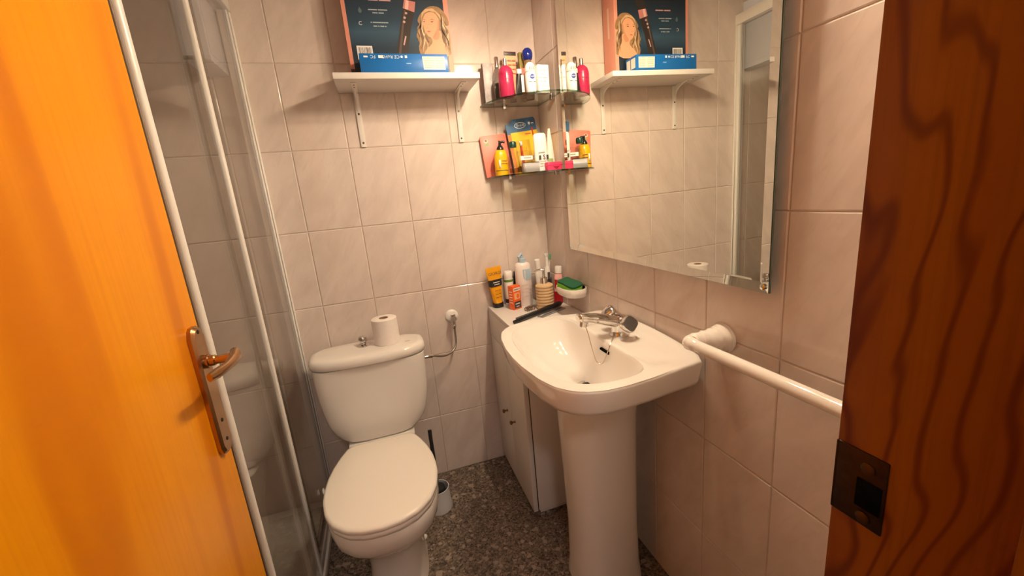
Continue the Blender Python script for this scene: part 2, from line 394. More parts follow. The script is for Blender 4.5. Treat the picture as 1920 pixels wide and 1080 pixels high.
G().box(-.030, .016, -.785, -.0005, .0, .018).box(.008, .016, -.785, -.0005, .018, .034).box(-.010, -.004, -.785, -.0005, .018, .032).box(-.030, -.024, -.785, -.0005, .018, .036).build('bottom_track', ALU, sh, bevel=.0012)
p1 = G().box(.000, .004, -.432, -.034, .036, 1.95).build('glass_panel', SGLASS, sh, smooth=False)
G().box(-.003, .008, -.412, -.394, .030, 1.955).build('panel_profile', ALU, p1, bevel=.0018)
G().box(-.002, .006, -.036, -.030, .030, 1.955).build('panel_seal', mat('grey_seal', (.42,.40,.40), .5), p1, bevel=.001)
p2 = G().box(-.018, -.014, -.750, -.300, .036, 1.95).build('glass_panel', SGLASS, sh, smooth=False)
G().box(-.021, -.011, -.306, -.298, .030, 1.955).build('panel_profile', glass('frosted_strip', (.72,.70,.66), .06), p2, bevel=.001)
G().tube([(.013+.008*math.sin(a)*0, -.173+.010*math.cos(a), .193+.010*math.sin(a)) for a in [2*PI*i/16 for i in range(17)]], .0028, 8).build('pull_ring', WHITEP, p1)
# pale box hung on the back wall inside the shower
wb = thing('wall_box', 'small pale lilac box on the wall inside the shower', 'box', (-1.181, 0, 1.757))
LIL = mat('lilac_enamel', (.78,.79,.90), .35)
G().box(-.036, .036, -.172, -.0005, 0, .30).build('body', LIL, wb, bevel=.003)
G().box(.036, .0372, -.160, -.012, .022, .29).build('side_panel', LIL, wb, bevel=.0008)
G().box(-.036, .0365, -.1735, -.172, .0, .012).build('rim', mat('grey_seal', (.42,.40,.40), .5), wb)
# ------------------------------------------------------------------ mirror
MY0, MY1, MZ0, MZ1, MX = -.283, -1.172, 1.041, 1.965, -.0225
mir = thing('wall_mirror', 'large rectangular mirror hanging on the right wall above the basin', 'mirror', (MX, (MY0+MY1)/2, MZ0), (0, -.0074, -.0061))
hw = (MY0-MY1)/2; hh = MZ1-MZ0
gm = G(); bw = .021
o4 = [(-hw,0),(hw,0),(hw,hh),(-hw,hh)]; i4 = [(-hw+bw,bw),(hw-bw,bw),(hw-bw,hh-bw),(-hw+bw,hh-bw)]
gm.add([(0, y, z) for y, z in i4], [(0,1,2,3)])
gm.build('mirror_glass', MIRROR, mir, smooth=False)
for k in range(4):
    j = (k+1) % 4
    g = G().add([(0,*i4[k]),(0,*i4[j]),(-.0019,*o4[j]),(-.0019,*o4[k])], [(0,1,2,3)])
    g.build('bevel', MIRROR, mir, smooth=False)
G().box(.0005, .005, -hw, hw, 0, hh).build('edge', mat('mirror_edge', (.16,.20,.17), .25, .4), mir, smooth=False)
G().box(.005, .018, -hw+.06, hw-.06, .06, hh-.06).build('backing', mat('hardboard', (.12,.08,.06), .8), mir)
for y, z in ((-hw+.012, .012),):
    G().lathe([(.006,0),(.006,.003),(.0035,.0045)], 14).xf(Matrix.Translation((-.0016, y, z)) @ Matrix.Rotation(-PI/2,4,'Y')).build('clip', CHROME, mir)
# lamp above the mirror (above the frame of the photograph, it lights the room)
lamp = thing('mirror_lamp', 'three-spot bathroom lamp on the wall above the mirror', 'lamp', (0, -.80, 2.02))
G().box(-.018, -.0005, -.21, .21, -.025, .025).build('base_bar', CHROME, lamp, bevel=.003)
EB = emit('bulb_glow', *BULB)
def opal_material():
    mt, nt, b = new_mat('opal_glass'); b.inputs['Base Color'].default_value = (.9,.88,.85,1); b.inputs['Roughness'].default_value = .3
    t = nt.nodes.new('ShaderNodeBsdfTranslucent'); t.inputs[0].default_value = (.92,.90,.87,1)
    mx = nt.nodes.new('ShaderNodeMixShader'); mx.inputs[0].default_value = .62
    nt.links.new(b.outputs[0], mx.inputs[1]); nt.links.new(t.outputs[0], mx.inputs[2]); nt.links.new(mx.outputs[0], nt.nodes['Material Output'].inputs['Surface'])
    return mt
OPAL = opal_material()
for y in (.15, 0, -.15):
    a = G().tube([(-.018,y,0),(-.09,y,.008),(-.155,y,-.003),(-.16,y,-.018)], .006, 10).build('arm', CHROME, lamp)
    G().lathe([(.012,.0),(.016,-.008),(.016,-.024)], 16, (-.16,y,-.016)).build('socket', CHROME, lamp)
    G().lathe([(.003,-.084),(.012,-.081),(.019,-.074),(.022,-.064),(.020,-.053),(.014,-.042),(.011,-.030)], 14, (-.16,y,-.008)).build('bulb', EB, lamp)
    G().loft([[(-.16+r*math.cos(2*PI*i/28), y+r*math.sin(2*PI*i/28), z) for i in range(28)] for r, z in ((.018,-.022),(.034,-.034),(.044,-.055),(.047,-.072),(.045,-.072),(.042,-.055),(.032,-.037),(.018,-.025))], False, False).build('shade', OPAL, lamp)
hall = thing('hall_fill_lamp', 'added round fill lamp in the hall outside the door', 'lamp', (-.75, -2.75, HT-.002))  # added out of view as fill light for the room
G().lathe([(.15,0),(.16,-.012),(.15,-.02)], 32).build('rim', WHITEP, hall)
G().lathe([(.14,-.02),(.13,-.045),(.09,-.062),(.03,-.068)], 32).build('diffuser', emit('hall_fill_glow', *HALL_FILL), hall)
# ------------------------------------------------------------------ toilet
TX = -.847
to = thing('toilet', 'white close-coupled toilet with its lid closed', 'toilet', (TX, 0, 0))
W = CERAMIC
g = G(); prof = [(.700,.209,.002),(.64,.208,.002),(.58,.205,.003),(.52,.198,.004),(.47,.189,.006),(.435,.175,.010),(.41,.156,.014),(.395,.138,.020),(.387,.116,.028)]
g.loft([superring(0, -.136, hx, .094-d*.6, z, 48, 4.5) for z, hx, d in prof])
g.build('cistern', W, to, sharp=60)
g = G()
def lidring(hx, y0, y1, z, bulge):
    out = []
    for x, y, zz in superring(0, (y0+y1)/2, hx, (y0-y1)/2, z, 64, 3.6):
        if y < (y0+y1)/2: y -= bulge*(1-(x/hx)**2)*((y0+y1)/2-y)/((y0-y1)/2)
        out.append((x, y, zz))
    return out
for hx, y0, y1, z in [(.208,-.042,-.228,.703),(.2145,-.036,-.232,.708),(.2165,-.034,-.233,.720),(.214,-.036,-.231,.732),(.207,-.042,-.225,.7395),(.190,-.056,-.21,.7425),(.12,-.09,-.18,.7435)]:
    pass
rings = [lidring(hx, y0, y1, z, .010) for hx, y0, y1, z in [(.208,-.042,-.228,.703),(.2145,-.036,-.232,.708),(.2165,-.034,-.233,.720),(.214,-.036,-.231,.732),(.207,-.042,-.225,.7395),(.190,-.056,-.21,.7425),(.12,-.09,-.18,.7435)]]
g.loft(rings).build('cistern_lid', W, to, sharp=60)
fb = G().lathe([(.026,.0),(.026,.003),(.023,.005)], 24, (-.016,-.118,.742)).build('flush_button', CHROME, to, label='chrome pull knob for flushing')
G().lathe([(.010,.004),(.010,.014),(.0165,.019),(.0175,.032),(.014,.039),(.005,.041)], 20, (-.016,-.118,.742)).build('knob', CHROME, fb)
gtext('xxxx', .009, mat('grey_print', (.25,.22,.2), .5), to, 0, 0, 0, 'maker_mark', M=Matrix.Translation((.150,-.16,.7437)) @ Matrix.Rotation(-PI/2,4,'X'))
half = [(0,-.737),(.05,-.732),(.1,-.711),(.14,-.671),(.163,-.62),(.174,-.56),(.1755,-.51),(.171,-.455),(.159,-.4),(.141,-.345),(.119,-.296),(.108,-.287),(0,-.285)]
egg = half + [(-x, y) for x, y in half[::-1][1:-1]]
EC = (0, -.51)
def eggring(sc, z, dy=0, n=72, sy=None):
    return [(EC[0]+(x-EC[0])*sc, EC[1]+dy+(y-EC[1])*(sy or sc), z) for x, y in polar_ring(egg, EC, n)]
G().loft([eggring(.985,.4065),eggring(1.0,.410),eggring(1.0,.418),eggring(.99,.4225),eggring(.95,.4255),eggring(.5,.4285),eggring(.15,.429)]).build('seat_lid', SEATP, to, sharp=60)
G().loft([eggring(.955,.386),eggring(.975,.389),eggring(.98,.398),eggring(.965,.403),eggring(.7,.403)]).build('seat', SEATP, to, sharp=60)
for x in (-.075, .075): G().tube([(x-.018,-.272,.403),(x+.018,-.272,.403)], .0095, 12).build('seat_hinge', SEATP, to)
def bowlring(hx, yb, yf, z, n=72, e=2.3):
    return superring(0, (yb+yf)/2, hx, (yb-yf)/2, z, n, e)
rg = [eggring(.965,.384),eggring(.975,.378),eggring(.97,.350),eggring(.945,.32,.004),eggring(.86,.28,.018),eggring(.72,.24,.045)]
rg += [superring(0,-.44,.108,.165,.205,72,2.3), superring(0,-.43,.096,.155,.16,72,2.5), superring(0,-.42,.092,.155,.10,72,2.8), superring(0,-.415,.096,.165,.03,72,3), superring(0,-.412,.102,.172,.0,72,3)]
bowl = G().loft(rg).build('bowl', W, to, sharp=60)
G().loft([superring(0,-.18,.125,.11,.385,32,4),superring(0,-.20,.13,.12,.33,32,4),superring(0,-.22,.10,.12,.20,32,4),superring(0,-.22,.09,.11,.03,32,4),superring(0,-.22,.095,.12,0,32,4)]).build('bowl_back', W, to, sharp=60)
for x in (-.101, .101): G().lathe([(.010,0),(.008,.008),(.003,.011)], 14).xf(Matrix.Translation((x*.97,-.40,.045)) @ Matrix.Rotation(math.copysign(PI/2,x),4,'Y')).build('bolt_cap', WHITEP, to)
# toilet roll on the cistern
tr = thing('toilet_roll', 'roll of pale pink toilet paper standing on the cistern', 'toilet paper', (-.772, -.128, .7435))
G().loft([[(r*math.cos(2*PI*i/40), r*math.sin(2*PI*i/40), z) for i in range(40)] for r, z in ((.018,.1015),(.0455,.102),(.0485,.100),(.0495,.05),(.049,.001),(.018,0))], False, False).build('paper', PAPER, tr, sharp=50)
G().loft([[(r*math.cos(2*PI*i/28), r*math.sin(2*PI*i/28), z) for i in range(28)] for r, z in ((.018,.0),(.018,.102),(.0165,.102),(.0165,0))], False, False).build('core', CARDB, tr)
# water valve and hose
va = thing('water_valve', 'chrome water valve with braided hose on the back wall', 'water valve', (-.487, 0, .769))
G().lathe([(.029,0),(.029,.003),(.024,.008),(.012,.010)], 28).xf(Matrix.Rotation(PI/2,4,'X')).build('escutcheon', WHITEP, va, label='white round wall plate')
G().tube([(0,-.008,0),(0,-.045,0)], .008, 14).tube([(0,-.038,.016),(0,-.038,-.028)], .0105, 8).tube([(0,-.030,0),(0,-.056,.0)], .0125, 8).build('valve_body', CHROME, va)
G().tube([(0,-.038,-.026),(0,-.038,-.048)], .0095, 6).build('nut', CHROME, va)
hose = [(0,-.038,-.045),(0,-.039,-.085),(-.002,-.042,-.115),(-.012,-.05,-.136),(-.032,-.062,-.148),(-.060,-.078,-.150),(-.085,-.092,-.142),(-.105,-.100,-.133),(-.122,-.105,-.129)]
def cat(pts, n=6):
    P = [Vector(p) for p in pts]; P = [P[0]*2-P[1]] + P + [P[-1]*2-P[-2]]; out = []
    for i in range(1, len(P)-2):
        for k in range(n):
            t = k/n; a, b, c, d = P[i-1], P[i], P[i+1], P[i+2]
            out.append(tuple(.5*((2*b)+(c-a)*t+(2*a-5*b+4*c-d)*t*t+(3*b-a-3*c+d)*t**3)))
    return out + [tuple(P[-2])]
G().tube(cat(hose), .0048, 10).build('hose', STEEL, va)
G().tube([(-.118,-.104,-.130),(-.136,-.107,-.128)], .0095, 6).tube([(-.134,-.107,-.128),(-.152,-.109,-.127)], .007, 12).build('nut', CHROME, va)
# toilet brush
bh = thing('brush_holder', 'grey white plastic toilet brush holder on the floor', 'brush holder', (-.667, -.215, 0))
G().loft([[(r*math.cos(2*PI*i/32), r*math.sin(2*PI*i/32), z) for i in range(32)] for r, z in ((.02,.002),(.052,.0),(.053,.006),(.050,.03),(.047,.085),(.0475,.098),(.0445,.098),(.043,.03),(.02,.012))], True, True).build('cup', mat('pale_plastic', (.70,.70,.72), .35), bh, sharp=50)
tb = thing('toilet_brush', 'black toilet brush standing in its holder beside the toilet', 'toilet brush', (-.667, -.215, .014))
G().tube([(0,0,.06),(.004,.04,.18),(.005,.075,.265),(.006,.088,.303)], [.006,.0085,.0078,.0085], 12).build('handle', BLACKP, tb)
G().lathe([(.012,.0),(.034,.012),(.036,.055),(.030,.085),(.008,.095)], 18).build('bristles', mat('black_bristle', (.015,.015,.016), .9), tb)

# ------------------------------------------------------------------ cabinet beside the basin
ca = thing('corner_cabinet', 'narrow white melamine cabinet in the corner beside the basin', 'cabinet', (0, 0, 0))
CX = -.318; CY = -.438
G().box(CX+.022, -.004, CY, -.004, .03, .765).box(CX+.034, -.004, CY+.02, -.004, .0, .03).build('body', MELA, ca, bevel=.001)
G().box(CX, -.003, CY-.002, -.003, .765, .783).build('top', MELA, ca, bevel=.001)
G().box(CX, CX+.018, CY+.001, -.006, .652, .7635).build('fascia', MELA, ca, bevel=.001)
d1 = G().box(CX, CX+.018, -.228, -.006, .028, .648).build('door', MELA, ca, bevel=.001)
d2 = G().box(CX, CX+.018, CY+.001, -.231, .028, .648).build('door', MELA, ca, bevel=.001)
G().box(CX+.018, CX+.022, CY+.003, -.008, .03, .765).build('door_gap', GAP_SHADE, ca)  # dark slab standing for the shade in the gap behind the doors
KN = mat('knob_bronze', (.25,.16,.09), .3, 1.0)
for d, y in ((d1,-.178),(d2,-.282)):
    G().lathe([(.006,0),(.004,.004),(.004,.012),(.008,.016),(.009,.021),(.005,.024)], 16).xf(Matrix.Translation((CX,y,.348)) @ Matrix.Rotation(-PI/2,4,'Y')).build('knob', KN, d)
G().lathe([(.006,0),(.004,.004),(.004,.012),(.008,.016),(.009,.021),(.005,.024)], 16).xf(Matrix.Translation((CX,-.335,.70)) @ Matrix.Rotation(-PI/2,4,'Y')).build('knob', KN, ca)
# ------------------------------------------------------------------ basin
SC = -.732; SZ = .830
si = thing('pedestal_basin', 'white ceramic pedestal wash basin on the right wall', 'wash basin', (0, SC, 0))
ho = [(-.008,.262),(-.09,.272),(-.17,.284),(-.25,.291),(-.30,.290),(-.339,.280),(-.372,.261),(-.403,.220),(-.421,.160),(-.433,.07),(-.4355,0)]
outer = [(x, y) for x, y in ho] + [(x, -y) for x, y in ho[::-1][1:]]
hi_ = [(-.150,0),(-.150,.10),(-.152,.18),(-.162,.225),(-.185,.246),(-.23,.255),(-.29,.252),(-.335,.236),(-.365,.205),(-.388,.15),(-.399,.07),(-.402,0)]
inner = [(x, y) for x, y in hi_] + [(x, -y) for x, y in hi_[::-1][1:-1]]
BC = (-.25, 0); NB = 96
RO = polar_ring(outer, BC, NB); RI = polar_ring(smooth_closed(inner, 2), BC, NB)
def lerp_ring(t): return [(a[0]+(b[0]-a[0])*t, a[1]+(b[1]-a[1])*t) for a, b in zip(RI, RO)]
def sm(t): t = max(0, min(1, t)); return t*t*(3-2*t)
def deck(x, y):
    h = SZ
    h += .026*sm((x+.072)/.05)*max(0, 1-(y/.262)**2)**.8
    if abs(y) > .12 and x > -.16:          # shallow soap recesses either side of the tap
        h -= .006*sm((abs(y)-.13)/.02)*sm((.235-abs(y))/.03)*sm((x+.15)/.02)*sm((-.06-x)/.02)
    return h
def shrink(R, d): return [(BC[0]+(x-BC[0])*(1-d/math.hypot(x-BC[0],y-BC[1])), BC[1]+(y-BC[1])*(1-d/math.hypot(x-BC[0],y-BC[1]))) for x, y in R]
DR = (-.205, 0.0)
BOWL = ((.0,.004),(.03,.012),(.09,.032),(.17,.056),(.28,.082),(.42,.105),(.58,.123),(.74,.134),(.86,.140),(.92,.1425))
def bowl_ring(t, z): return [(x+(DR[0]-x)*t, y+(DR[1]-y)*t, z) for x, y in RI]
rings = [bowl_ring(max(t-.07,-.1), SZ-dz-.016) for t, dz in BOWL[::-1] if dz > .055]
rings.append([(x, y, .757) for x, y in shrink(RO, .028)])
rings.append([(x, y, .763) for x, y in shrink(RO, .015)])
rings.append([(x, y, .775) for x, y in shrink(RO, .009)])
for d, dz in ((.003,-.020),(.0008,-.008),(.0018,-.003),(.0045,-.0006)):
    rings.append([(x, y, deck(x, y)+dz) for x, y in shrink(RO, d)])
for t in (.94,.86,.74,.60,.46,.32,.2,.1):
    rings.append([(x, y, deck(x, y)) for x, y in lerp_ring(t)])
rings.append([(x, y, deck(x, y)-.0005) for x, y in lerp_ring(.03)])
rings += [bowl_ring(t, SZ-dz) for t, dz in BOWL]
g = G().loft(rings, True, True)
g.build('basin', W, si, sharp=50)
dr = G().lathe([(.036,.0),(.035,.003),(.027,.003),(.022,.0005)], 28, (DR[0],DR[1],SZ-.1430)).build('drain', CHROME, si, label='chrome drain ring')
G().lathe([(.019,0),(.018,.002)], 20, (DR[0],DR[1],SZ-.1403)).build('drain_hole', mat('drain_dark', (.05,.045,.04), .5, .6), dr)
OV = G(); OV.tube([(-.1565,-.048,SZ-.029),(-.1565,-.004,SZ-.029)], .0045, 10).build('overflow_slot', mat('hole_black'), si)
pd = []
for z, hx, hy, cx in ((.664,.121,.107,-.178),(.60,.118,.102,-.18),(.40,.113,.096,-.178),(.20,.110,.094,-.176),(.06,.112,.098,-.176),(.0,.118,.106,-.176)):
    pd.append([(x, y, zz) for x, y, zz in superring(cx, 0, hx, hy, z, 56, 2.6)])
G().loft(pd).build('pedestal', W, si, sharp=60)
# tap
ta = thing('basin_tap', 'chrome two-handled tap with plug chain on the basin', 'tap', (-.088, SC, SZ-.001))
G().lathe([(.030,0),(.030,.005),(.026,.009),(.024,.022),(.027,.036),(.026,.050),(.019,.062),(.008,.066)], 28).build('body', CHROME, ta)
G().tube(cat([(.004,0,.040),(-.040,.004,.055),(-.080,.008,.066),(-.118,.012,.074),(-.132,.013,.073)], 5), [.025]*3+[.024]*4+[.0225]*4+[.0205]*4+[.019]*3+[.017,.0165,.015], 18, flat=.70).build('spout', CHROME, ta)
G().tube([(-.114,.012,.066),(-.116,.012,.046)], .0115, 14).build('aerator', CHROME, ta)
def handle(sgn, dark):
    d = Vector((-.04, sgn*.92, .34 if sgn < 0 else .52)).normalized(); s0 = Vector((.0, sgn*.012, .036))
    h = G().tube([tuple(s0), tuple(s0+d*.026)], [.015,.013], 16).build('valve', CHROME, ta)
    q = d.to_track_quat('Z', 'Y').to_matrix().to_4x4()
    def lob(r, z): return [(r*(1+.07*math.cos(4*a))*math.cos(a), r*(1+.07*math.cos(4*a))*math.sin(a), z) for a in [2*PI*i/48 for i in range(48)]]
    M = Matrix.Translation(s0+d*.024) @ q
    G().loft([lob(.015,0),lob(.0225,.006),lob(.0238,.012),lob(.0238,.028),lob(.0215,.031)]).xf(M).build('knob', CHROME, h, sharp=50)
    if dark: G().loft([lob(.0212,.0308),lob(.0205,.0325),lob(.010,.0332)]).xf(M).build('knob_cap', mat('grey_cap', (.16,.16,.165), .25, .6), h)
    else: G().loft([lob(.0212,.0308),lob(.0205,.0325),lob(.010,.0332)]).xf(M).build('knob_cap', CHROME, h)
handle(-1, True); handle(1, False)
ch = cat([(-.112,.006,.050),(-.108,-.002,.026),(-.104,-.014,-.015),(-.098,-.024,-.052),(-.088,-.036,-.062),(-.080,-.045,-.045),(-.068,-.05,-.012),(-.052,-.038,.004),(-.024,-.012,.008)], 6)
G().tube(ch, .0014, 6).build('plug_chain', mat('chain_steel', (.55,.47,.38), .3, 1.0, var=.3, scale=800), ta)
G().box(-.112,-.102,.004,.012,.046,.056).build('plug', WHITEP, ta, bevel=.001)
# soap dish and sponge
sd = thing('soap_dish', 'white ceramic soap dish on the right wall', 'soap dish', (0, -.325, .862))
def dring(k, kx, z, n=40): 
    out = []
    for i in range(n):
        a = 2*PI*i/n; c, s_ = math.cos(a), math.sin(a)
        out.append((-.048*kx+ -.050*kx*math.copysign(abs(c)**(2/2.6), c), .078*k*math.copysign(abs(s_)**(2/2.6), s_), z))
    return [(min(x, -.0005), y, z) for x, y, z in out]
G().loft([dring(.80,.86,.0),dring(.92,.95,.006),dring(.99,1.0,.018),dring(1.0,1.0,.030),dring(.97,.98,.036),dring(.90,.93,.036),dring(.84,.88,.026),dring(.75,.8,.016),dring(.4,.5,.014)]).build('dish', W, sd, sharp=60)
spg = thing('sponge', 'green kitchen sponge with a dark scouring side on the soap dish', 'sponge', (-.055, -.322, .889), (.22, -.10, .35))
wav = [(-.036,-.050),(.0,-.056),(.034,-.050),(.038,-.018),(.030,.010),(.036,.048),(.004,.044),(-.034,.050),(-.030,.012),(-.036,-.018)]
wav = smooth_closed([(x*.92, y*.92) for x, y in wav], 2)
G().prism(wav, 'z', .0, .023).build('foam', mat('sponge_green', (.17,.46,.02), .9, var=.25, scale=250), spg, bevel=.002)
G().prism([(x*.99, y*.99) for x, y in wav], 'z', .023, .031).build('scourer', mat('scourer_green', (.012,.10,.045), .95, var=.5, scale=500), spg, bevel=.001)
# towel bar
tw = thing('towel_bar', 'white ceramic towel bar on the right wall beside the basin', 'towel bar', (0, -1.04, .902))
G().lathe([(.036,0),(.037,.003),(.034,.008)], 32).xf(Matrix.Rotation(-PI/2,4,'Y')).build('flange', W, tw)
G().tube(cat([(-.005,.0,.0),(-.022,.002,.0),(-.045,.008,.0),(-.066,.014,.0),(-.083,.014,.0),(-.0875,.002,-.0),(-.087,-.02,-.0)], 5), [.034]*3+[.031]*3+[.027]*3+[.0235]*4+[.020]*5+[.018]*5+[.0155]*5+[.0135]*3, 20).build('bracket', W, tw)
G().tube([(-.087,-.012,0),(-.087,-.45,0)], .0135, 18).build('bar', W, tw)
G().lathe([(.036,0),(.037,.003),(.034,.008)], 32).xf(Matrix.Translation((0,-.46,0)) @ Matrix.Rotation(-PI/2,4,'Y')).build('flange', W, tw)
G().tube(cat([(-.005,-.46,.0),(-.022,-.462,.0),(-.045,-.468,.0),(-.066,-.474,.0),(-.083,-.474,.0),(-.0875,-.462,-.0),(-.087,-.44,-.0)], 5), [.034]*3+[.031]*3+[.027]*3+[.0235]*4+[.020]*5+[.018]*5+[.0155]*5+[.0135]*3, 20).build('bracket', W, tw)
# ------------------------------------------------------------------ white wall shelf
ws = thing('wall_shelf', 'white board shelf on two steel brackets above the toilet', 'shelf', (-.552, 0, 1.697))
G().box(-.251, .251, -.190, -.0008, 0, .020).build('board', MELA, ws, bevel=.0012)
for x in (-.190, .197):
    b = G(); w_ = .0095
    b.prism([(0,0),(-.150,0),(-.150,-.0035),(-.006,-.0035),(-.006,-.195),(0,-.195)], 'x', x-w_, x+w_)
    curve = [(-.0045,-.075),(-.0095,-.052),(-.020,-.030),(-.038,-.016),(-.06,-.009),(-.085,-.003)]
    b.loft([[(x-.004,y,z),(x+.004,y,z),(x+.004,y+.0,z+.004),(x-.004,y+.0,z+.004)] for y, z in curve])
    b.prism([(-.004,-.0015),(-.09,-.0015),(-.06,-.0085),(-.038,-.0155),(-.020,-.0295),(-.0095,-.0515),(-.004,-.08)], 'x', x-.0012, x+.0012)
    br = b.xf(Matrix.Translation((0,-.001,-.0002))).build('bracket', ALU, ws, bevel=.0006)
    for y, z, ax in ((-.0072,-.075,'X'),(-.0072,-.180,'X')):
        G().lathe([(.004,0),(.003,.0012)], 10).xf(Matrix.Translation((x,y,z)) @ Matrix.Rotation(PI/2,4,'X')).build('screw', DARKM, br)
    for y in (-.13, -.10): G().lathe([(.0035,0),(.0025,.001)], 10).xf(Matrix.Translation((x,y,-.0038)) @ Matrix.Rotation(PI,4,'X')).build('screw', DARKM, br)
# big hair styler box
SZT = 1.7175
bb = thing('hair_styler_box', 'tall dark teal and pink carton picturing a blonde woman', 'box', (-.555, 0, SZT))
PINKB = mat('box_pink', (.80,.33,.25), .45); TEAL = None
def teal_mat():
    mt, nt, b = new_mat('box_teal'); c = objcoord(nt)
    sp = nt.nodes.new('ShaderNodeSeparateXYZ'); nt.links.new(c, sp.inputs[0])
    mr = nt.nodes.new('ShaderNodeMapRange'); mr.inputs[1].default_value = .0; mr.inputs[2].default_value = .30; nt.links.new(sp.outputs[2], mr.inputs[0])
    cc = ramp(nt, mr.outputs[0], [(0,(.010,.014,.022)),(.35,(.014,.034,.060)),(.52,(.034,.082,.135)),(.62,(.020,.052,.092)),(1,(.010,.018,.032))])
    nt.links.new(cc, b.inputs['Base Color']); b.inputs['Roughness'].default_value = .35; MATS['box_teal'] = mt; return mt
TEAL = teal_mat()
BY = -.098
G().box(-.188, .182, BY, -.006, 0, .42).build('carton', PINKB, bb, bevel=.0012)
flat(rect(-.1745,.1655,.0,.415), TEAL, bb, 'front_print', BY)
flat(rect(-.188,-.1745,.0,.036), mat('box_dark', (.05,.025,.03), .45), bb, 'corner_print', BY)
HAIR1 = mat('print_hair', (.33,.185,.085), .5, var=.6, scale=50); HAIR2 = mat('print_hair_dark', (.15,.075,.036), .5, var=.4, scale=90); SKIN = mat('print_skin', (.78,.38,.22), .5, var=.06, scale=25)
hair = [(0.1225,0.2465),(0.1474,0.2439),(0.1635,0.2306),(0.1764,0.2106),(0.1801,0.1947),(0.1782,0.1831),(0.1663,0.1816),(0.1741,0.1715),(0.178,0.1507),(0.1791,0.1274),(0.1771,0.0744),(0.0642,0.0731),(0.0576,0.1092),(0.0642,0.1208),(0.062,0.1322),(0.0542,0.148),(0.0664,0.1642),(0.0596,0.1726),(0.0731,0.1858),(0.065,0.1935),(0.0706,0.2093),(0.086,0.2255),(0.1028,0.2395)]
face = [(0.1174,0.2266),(0.132,0.2227),(0.1427,0.2072),(0.1454,0.1891),(0.1405,0.1706),(0.1282,0.1542),(0.1113,0.1424),(0.0989,0.1444),(0.0897,0.1602),(0.0846,0.1782),(0.0848,0.1986),(0.0935,0.2168),(0.1045,0.2239)]
neck = [(0.105,0.146),(0.1389,0.1683),(0.1496,0.1616),(0.1474,0.1338),(0.1616,0.1131),(0.1708,0.072),(0.0659,0.0709),(0.0857,0.1027),(0.1054,0.1169),(0.1136,0.1309)]
strand = [(0.1535,0.2121),(0.1709,0.1875),(0.1589,0.1734),(0.1678,0.1412),(0.1715,0.1085),(0.1602,0.1224),(0.1496,0.1408),(0.1482,0.1708),(0.1473,0.1937)]
strand2 = [(0.0792,0.2029),(0.0805,0.1759),(0.0891,0.1465),(0.1035,0.1215),(0.0818,0.1303),(0.0724,0.153),(0.073,0.1757)]
pw = bpy.data.objects.new('woman_print', None); col.objects.link(pw); pw.parent = bb; pw['label'] = 'printed picture of a woman with long wavy blonde hair'
def pf(pts, mt, name, k): return flat(pts, mt, pw, name, BY-.0003-.00025*k, .00025)
pf(smooth_closed(hair, 1), HAIR1, 'hair', 0); pf(smooth_closed(neck, 1), SKIN, 'neck', 1); pf(smooth_closed(face, 1), SKIN, 'face', 2)
pf(smooth_closed(strand, 1), HAIR2, 'hair_strand', 3); pf(smooth_closed(strand2, 1), HAIR2, 'hair_strand', 3)
INK = mat('print_ink', (.16,.06,.04), .5)
for nm, pts in (('eye', [(0.0849,0.1936),(0.0894,0.1956),(0.0943,0.1943),(0.0889,0.1919)]),('eye', [(0.1117,0.1935),(0.1179,0.1964),(0.1245,0.1944),(0.1173,0.1919)]),('eyebrow', [(0.0849,0.199),(0.0902,0.2014),(0.0966,0.1989),(0.09,0.1996)]),('eyebrow', [(0.1092,0.1993),(0.1188,0.2032),(0.1278,0.1999),(0.1186,0.2012)]),('nose', [(0.0934,0.1746),(0.0978,0.1736),(0.1025,0.1748),(0.0975,0.1728)])):
    pf(pts, INK, nm, 3)
pf([(0.0942,0.1621),(0.1021,0.1646),(0.1114,0.1625),(0.1018,0.1587)], mat('print_lips', (.55,.13,.10), .5), 'mouth', 3)
pf([(.098,.2345),(.125,.238),(.15,.218),(.157,.19),(.149,.205),(.133,.226),(.112,.2295),(.092,.222),(.081,.205),(.084,.222)], mat('print_hair_light', (.62,.41,.22), .5), 'hair_strand', 3)
HL = (mat('print_hair_light'), HAIR2, mat('print_hair_pale', (.80,.60,.40), .5), HAIR1)
def strand_poly(pts, wd):
    n = len(pts); L, R_ = [], []
    for i, (x, z) in enumerate(pts):
        a, b = pts[max(i-1,0)], pts[min(i+1,n-1)]; dx, dz = b[0]-a[0], b[1]-a[1]; l = math.hypot(dx, dz) or 1
        k = wd*math.sin(PI*(i+.35)/(n-.3)); L.append((x-dz/l*k, z+dx/l*k)); R_.append((x+dz/l*k, z-dx/l*k))
    return L + R_[::-1]
for q, (x0, z0, x1, z1, amp, ph, wd) in enumerate(((.080,.212,.062,.112,.0045,0,.0024),(.077,.205,.070,.100,.004,1,.0020),(.084,.200,.078,.092,.004,2.2,.0022),(.072,.190,.060,.128,.004,.6,.0018),(.088,.172,.090,.088,.0035,1.6,.0020),
        (.146,.226,.172,.100,.005,.4,.0024),(.152,.216,.176,.120,.005,1.5,.0022),(.150,.200,.164,.092,.0045,2.6,.0022),(.158,.214,.177,.150,.004,.9,.0018),(.149,.170,.158,.110,.003,.2,.0018),(.160,.205,.171,.108,.0045,3.0,.0016))):
    pts = [(x0+(x1-x0)*t+amp*math.sin(ph+t*9.5), z0+(z1-z0)*t) for t in [i/11 for i in range(12)]]
    pf(strand_poly(pts, wd), HL[q % 4], 'hair_strand', 4)
pf(smooth_closed([(.1415,.205),(.1454,.189),(.1405,.1706),(.1282,.1542),(.115,.1445),(.127,.160),(.135,.176),(.138,.192)],1), mat('print_skin_shade', (.62,.28,.16), .5), 'cheek_shade', 3)
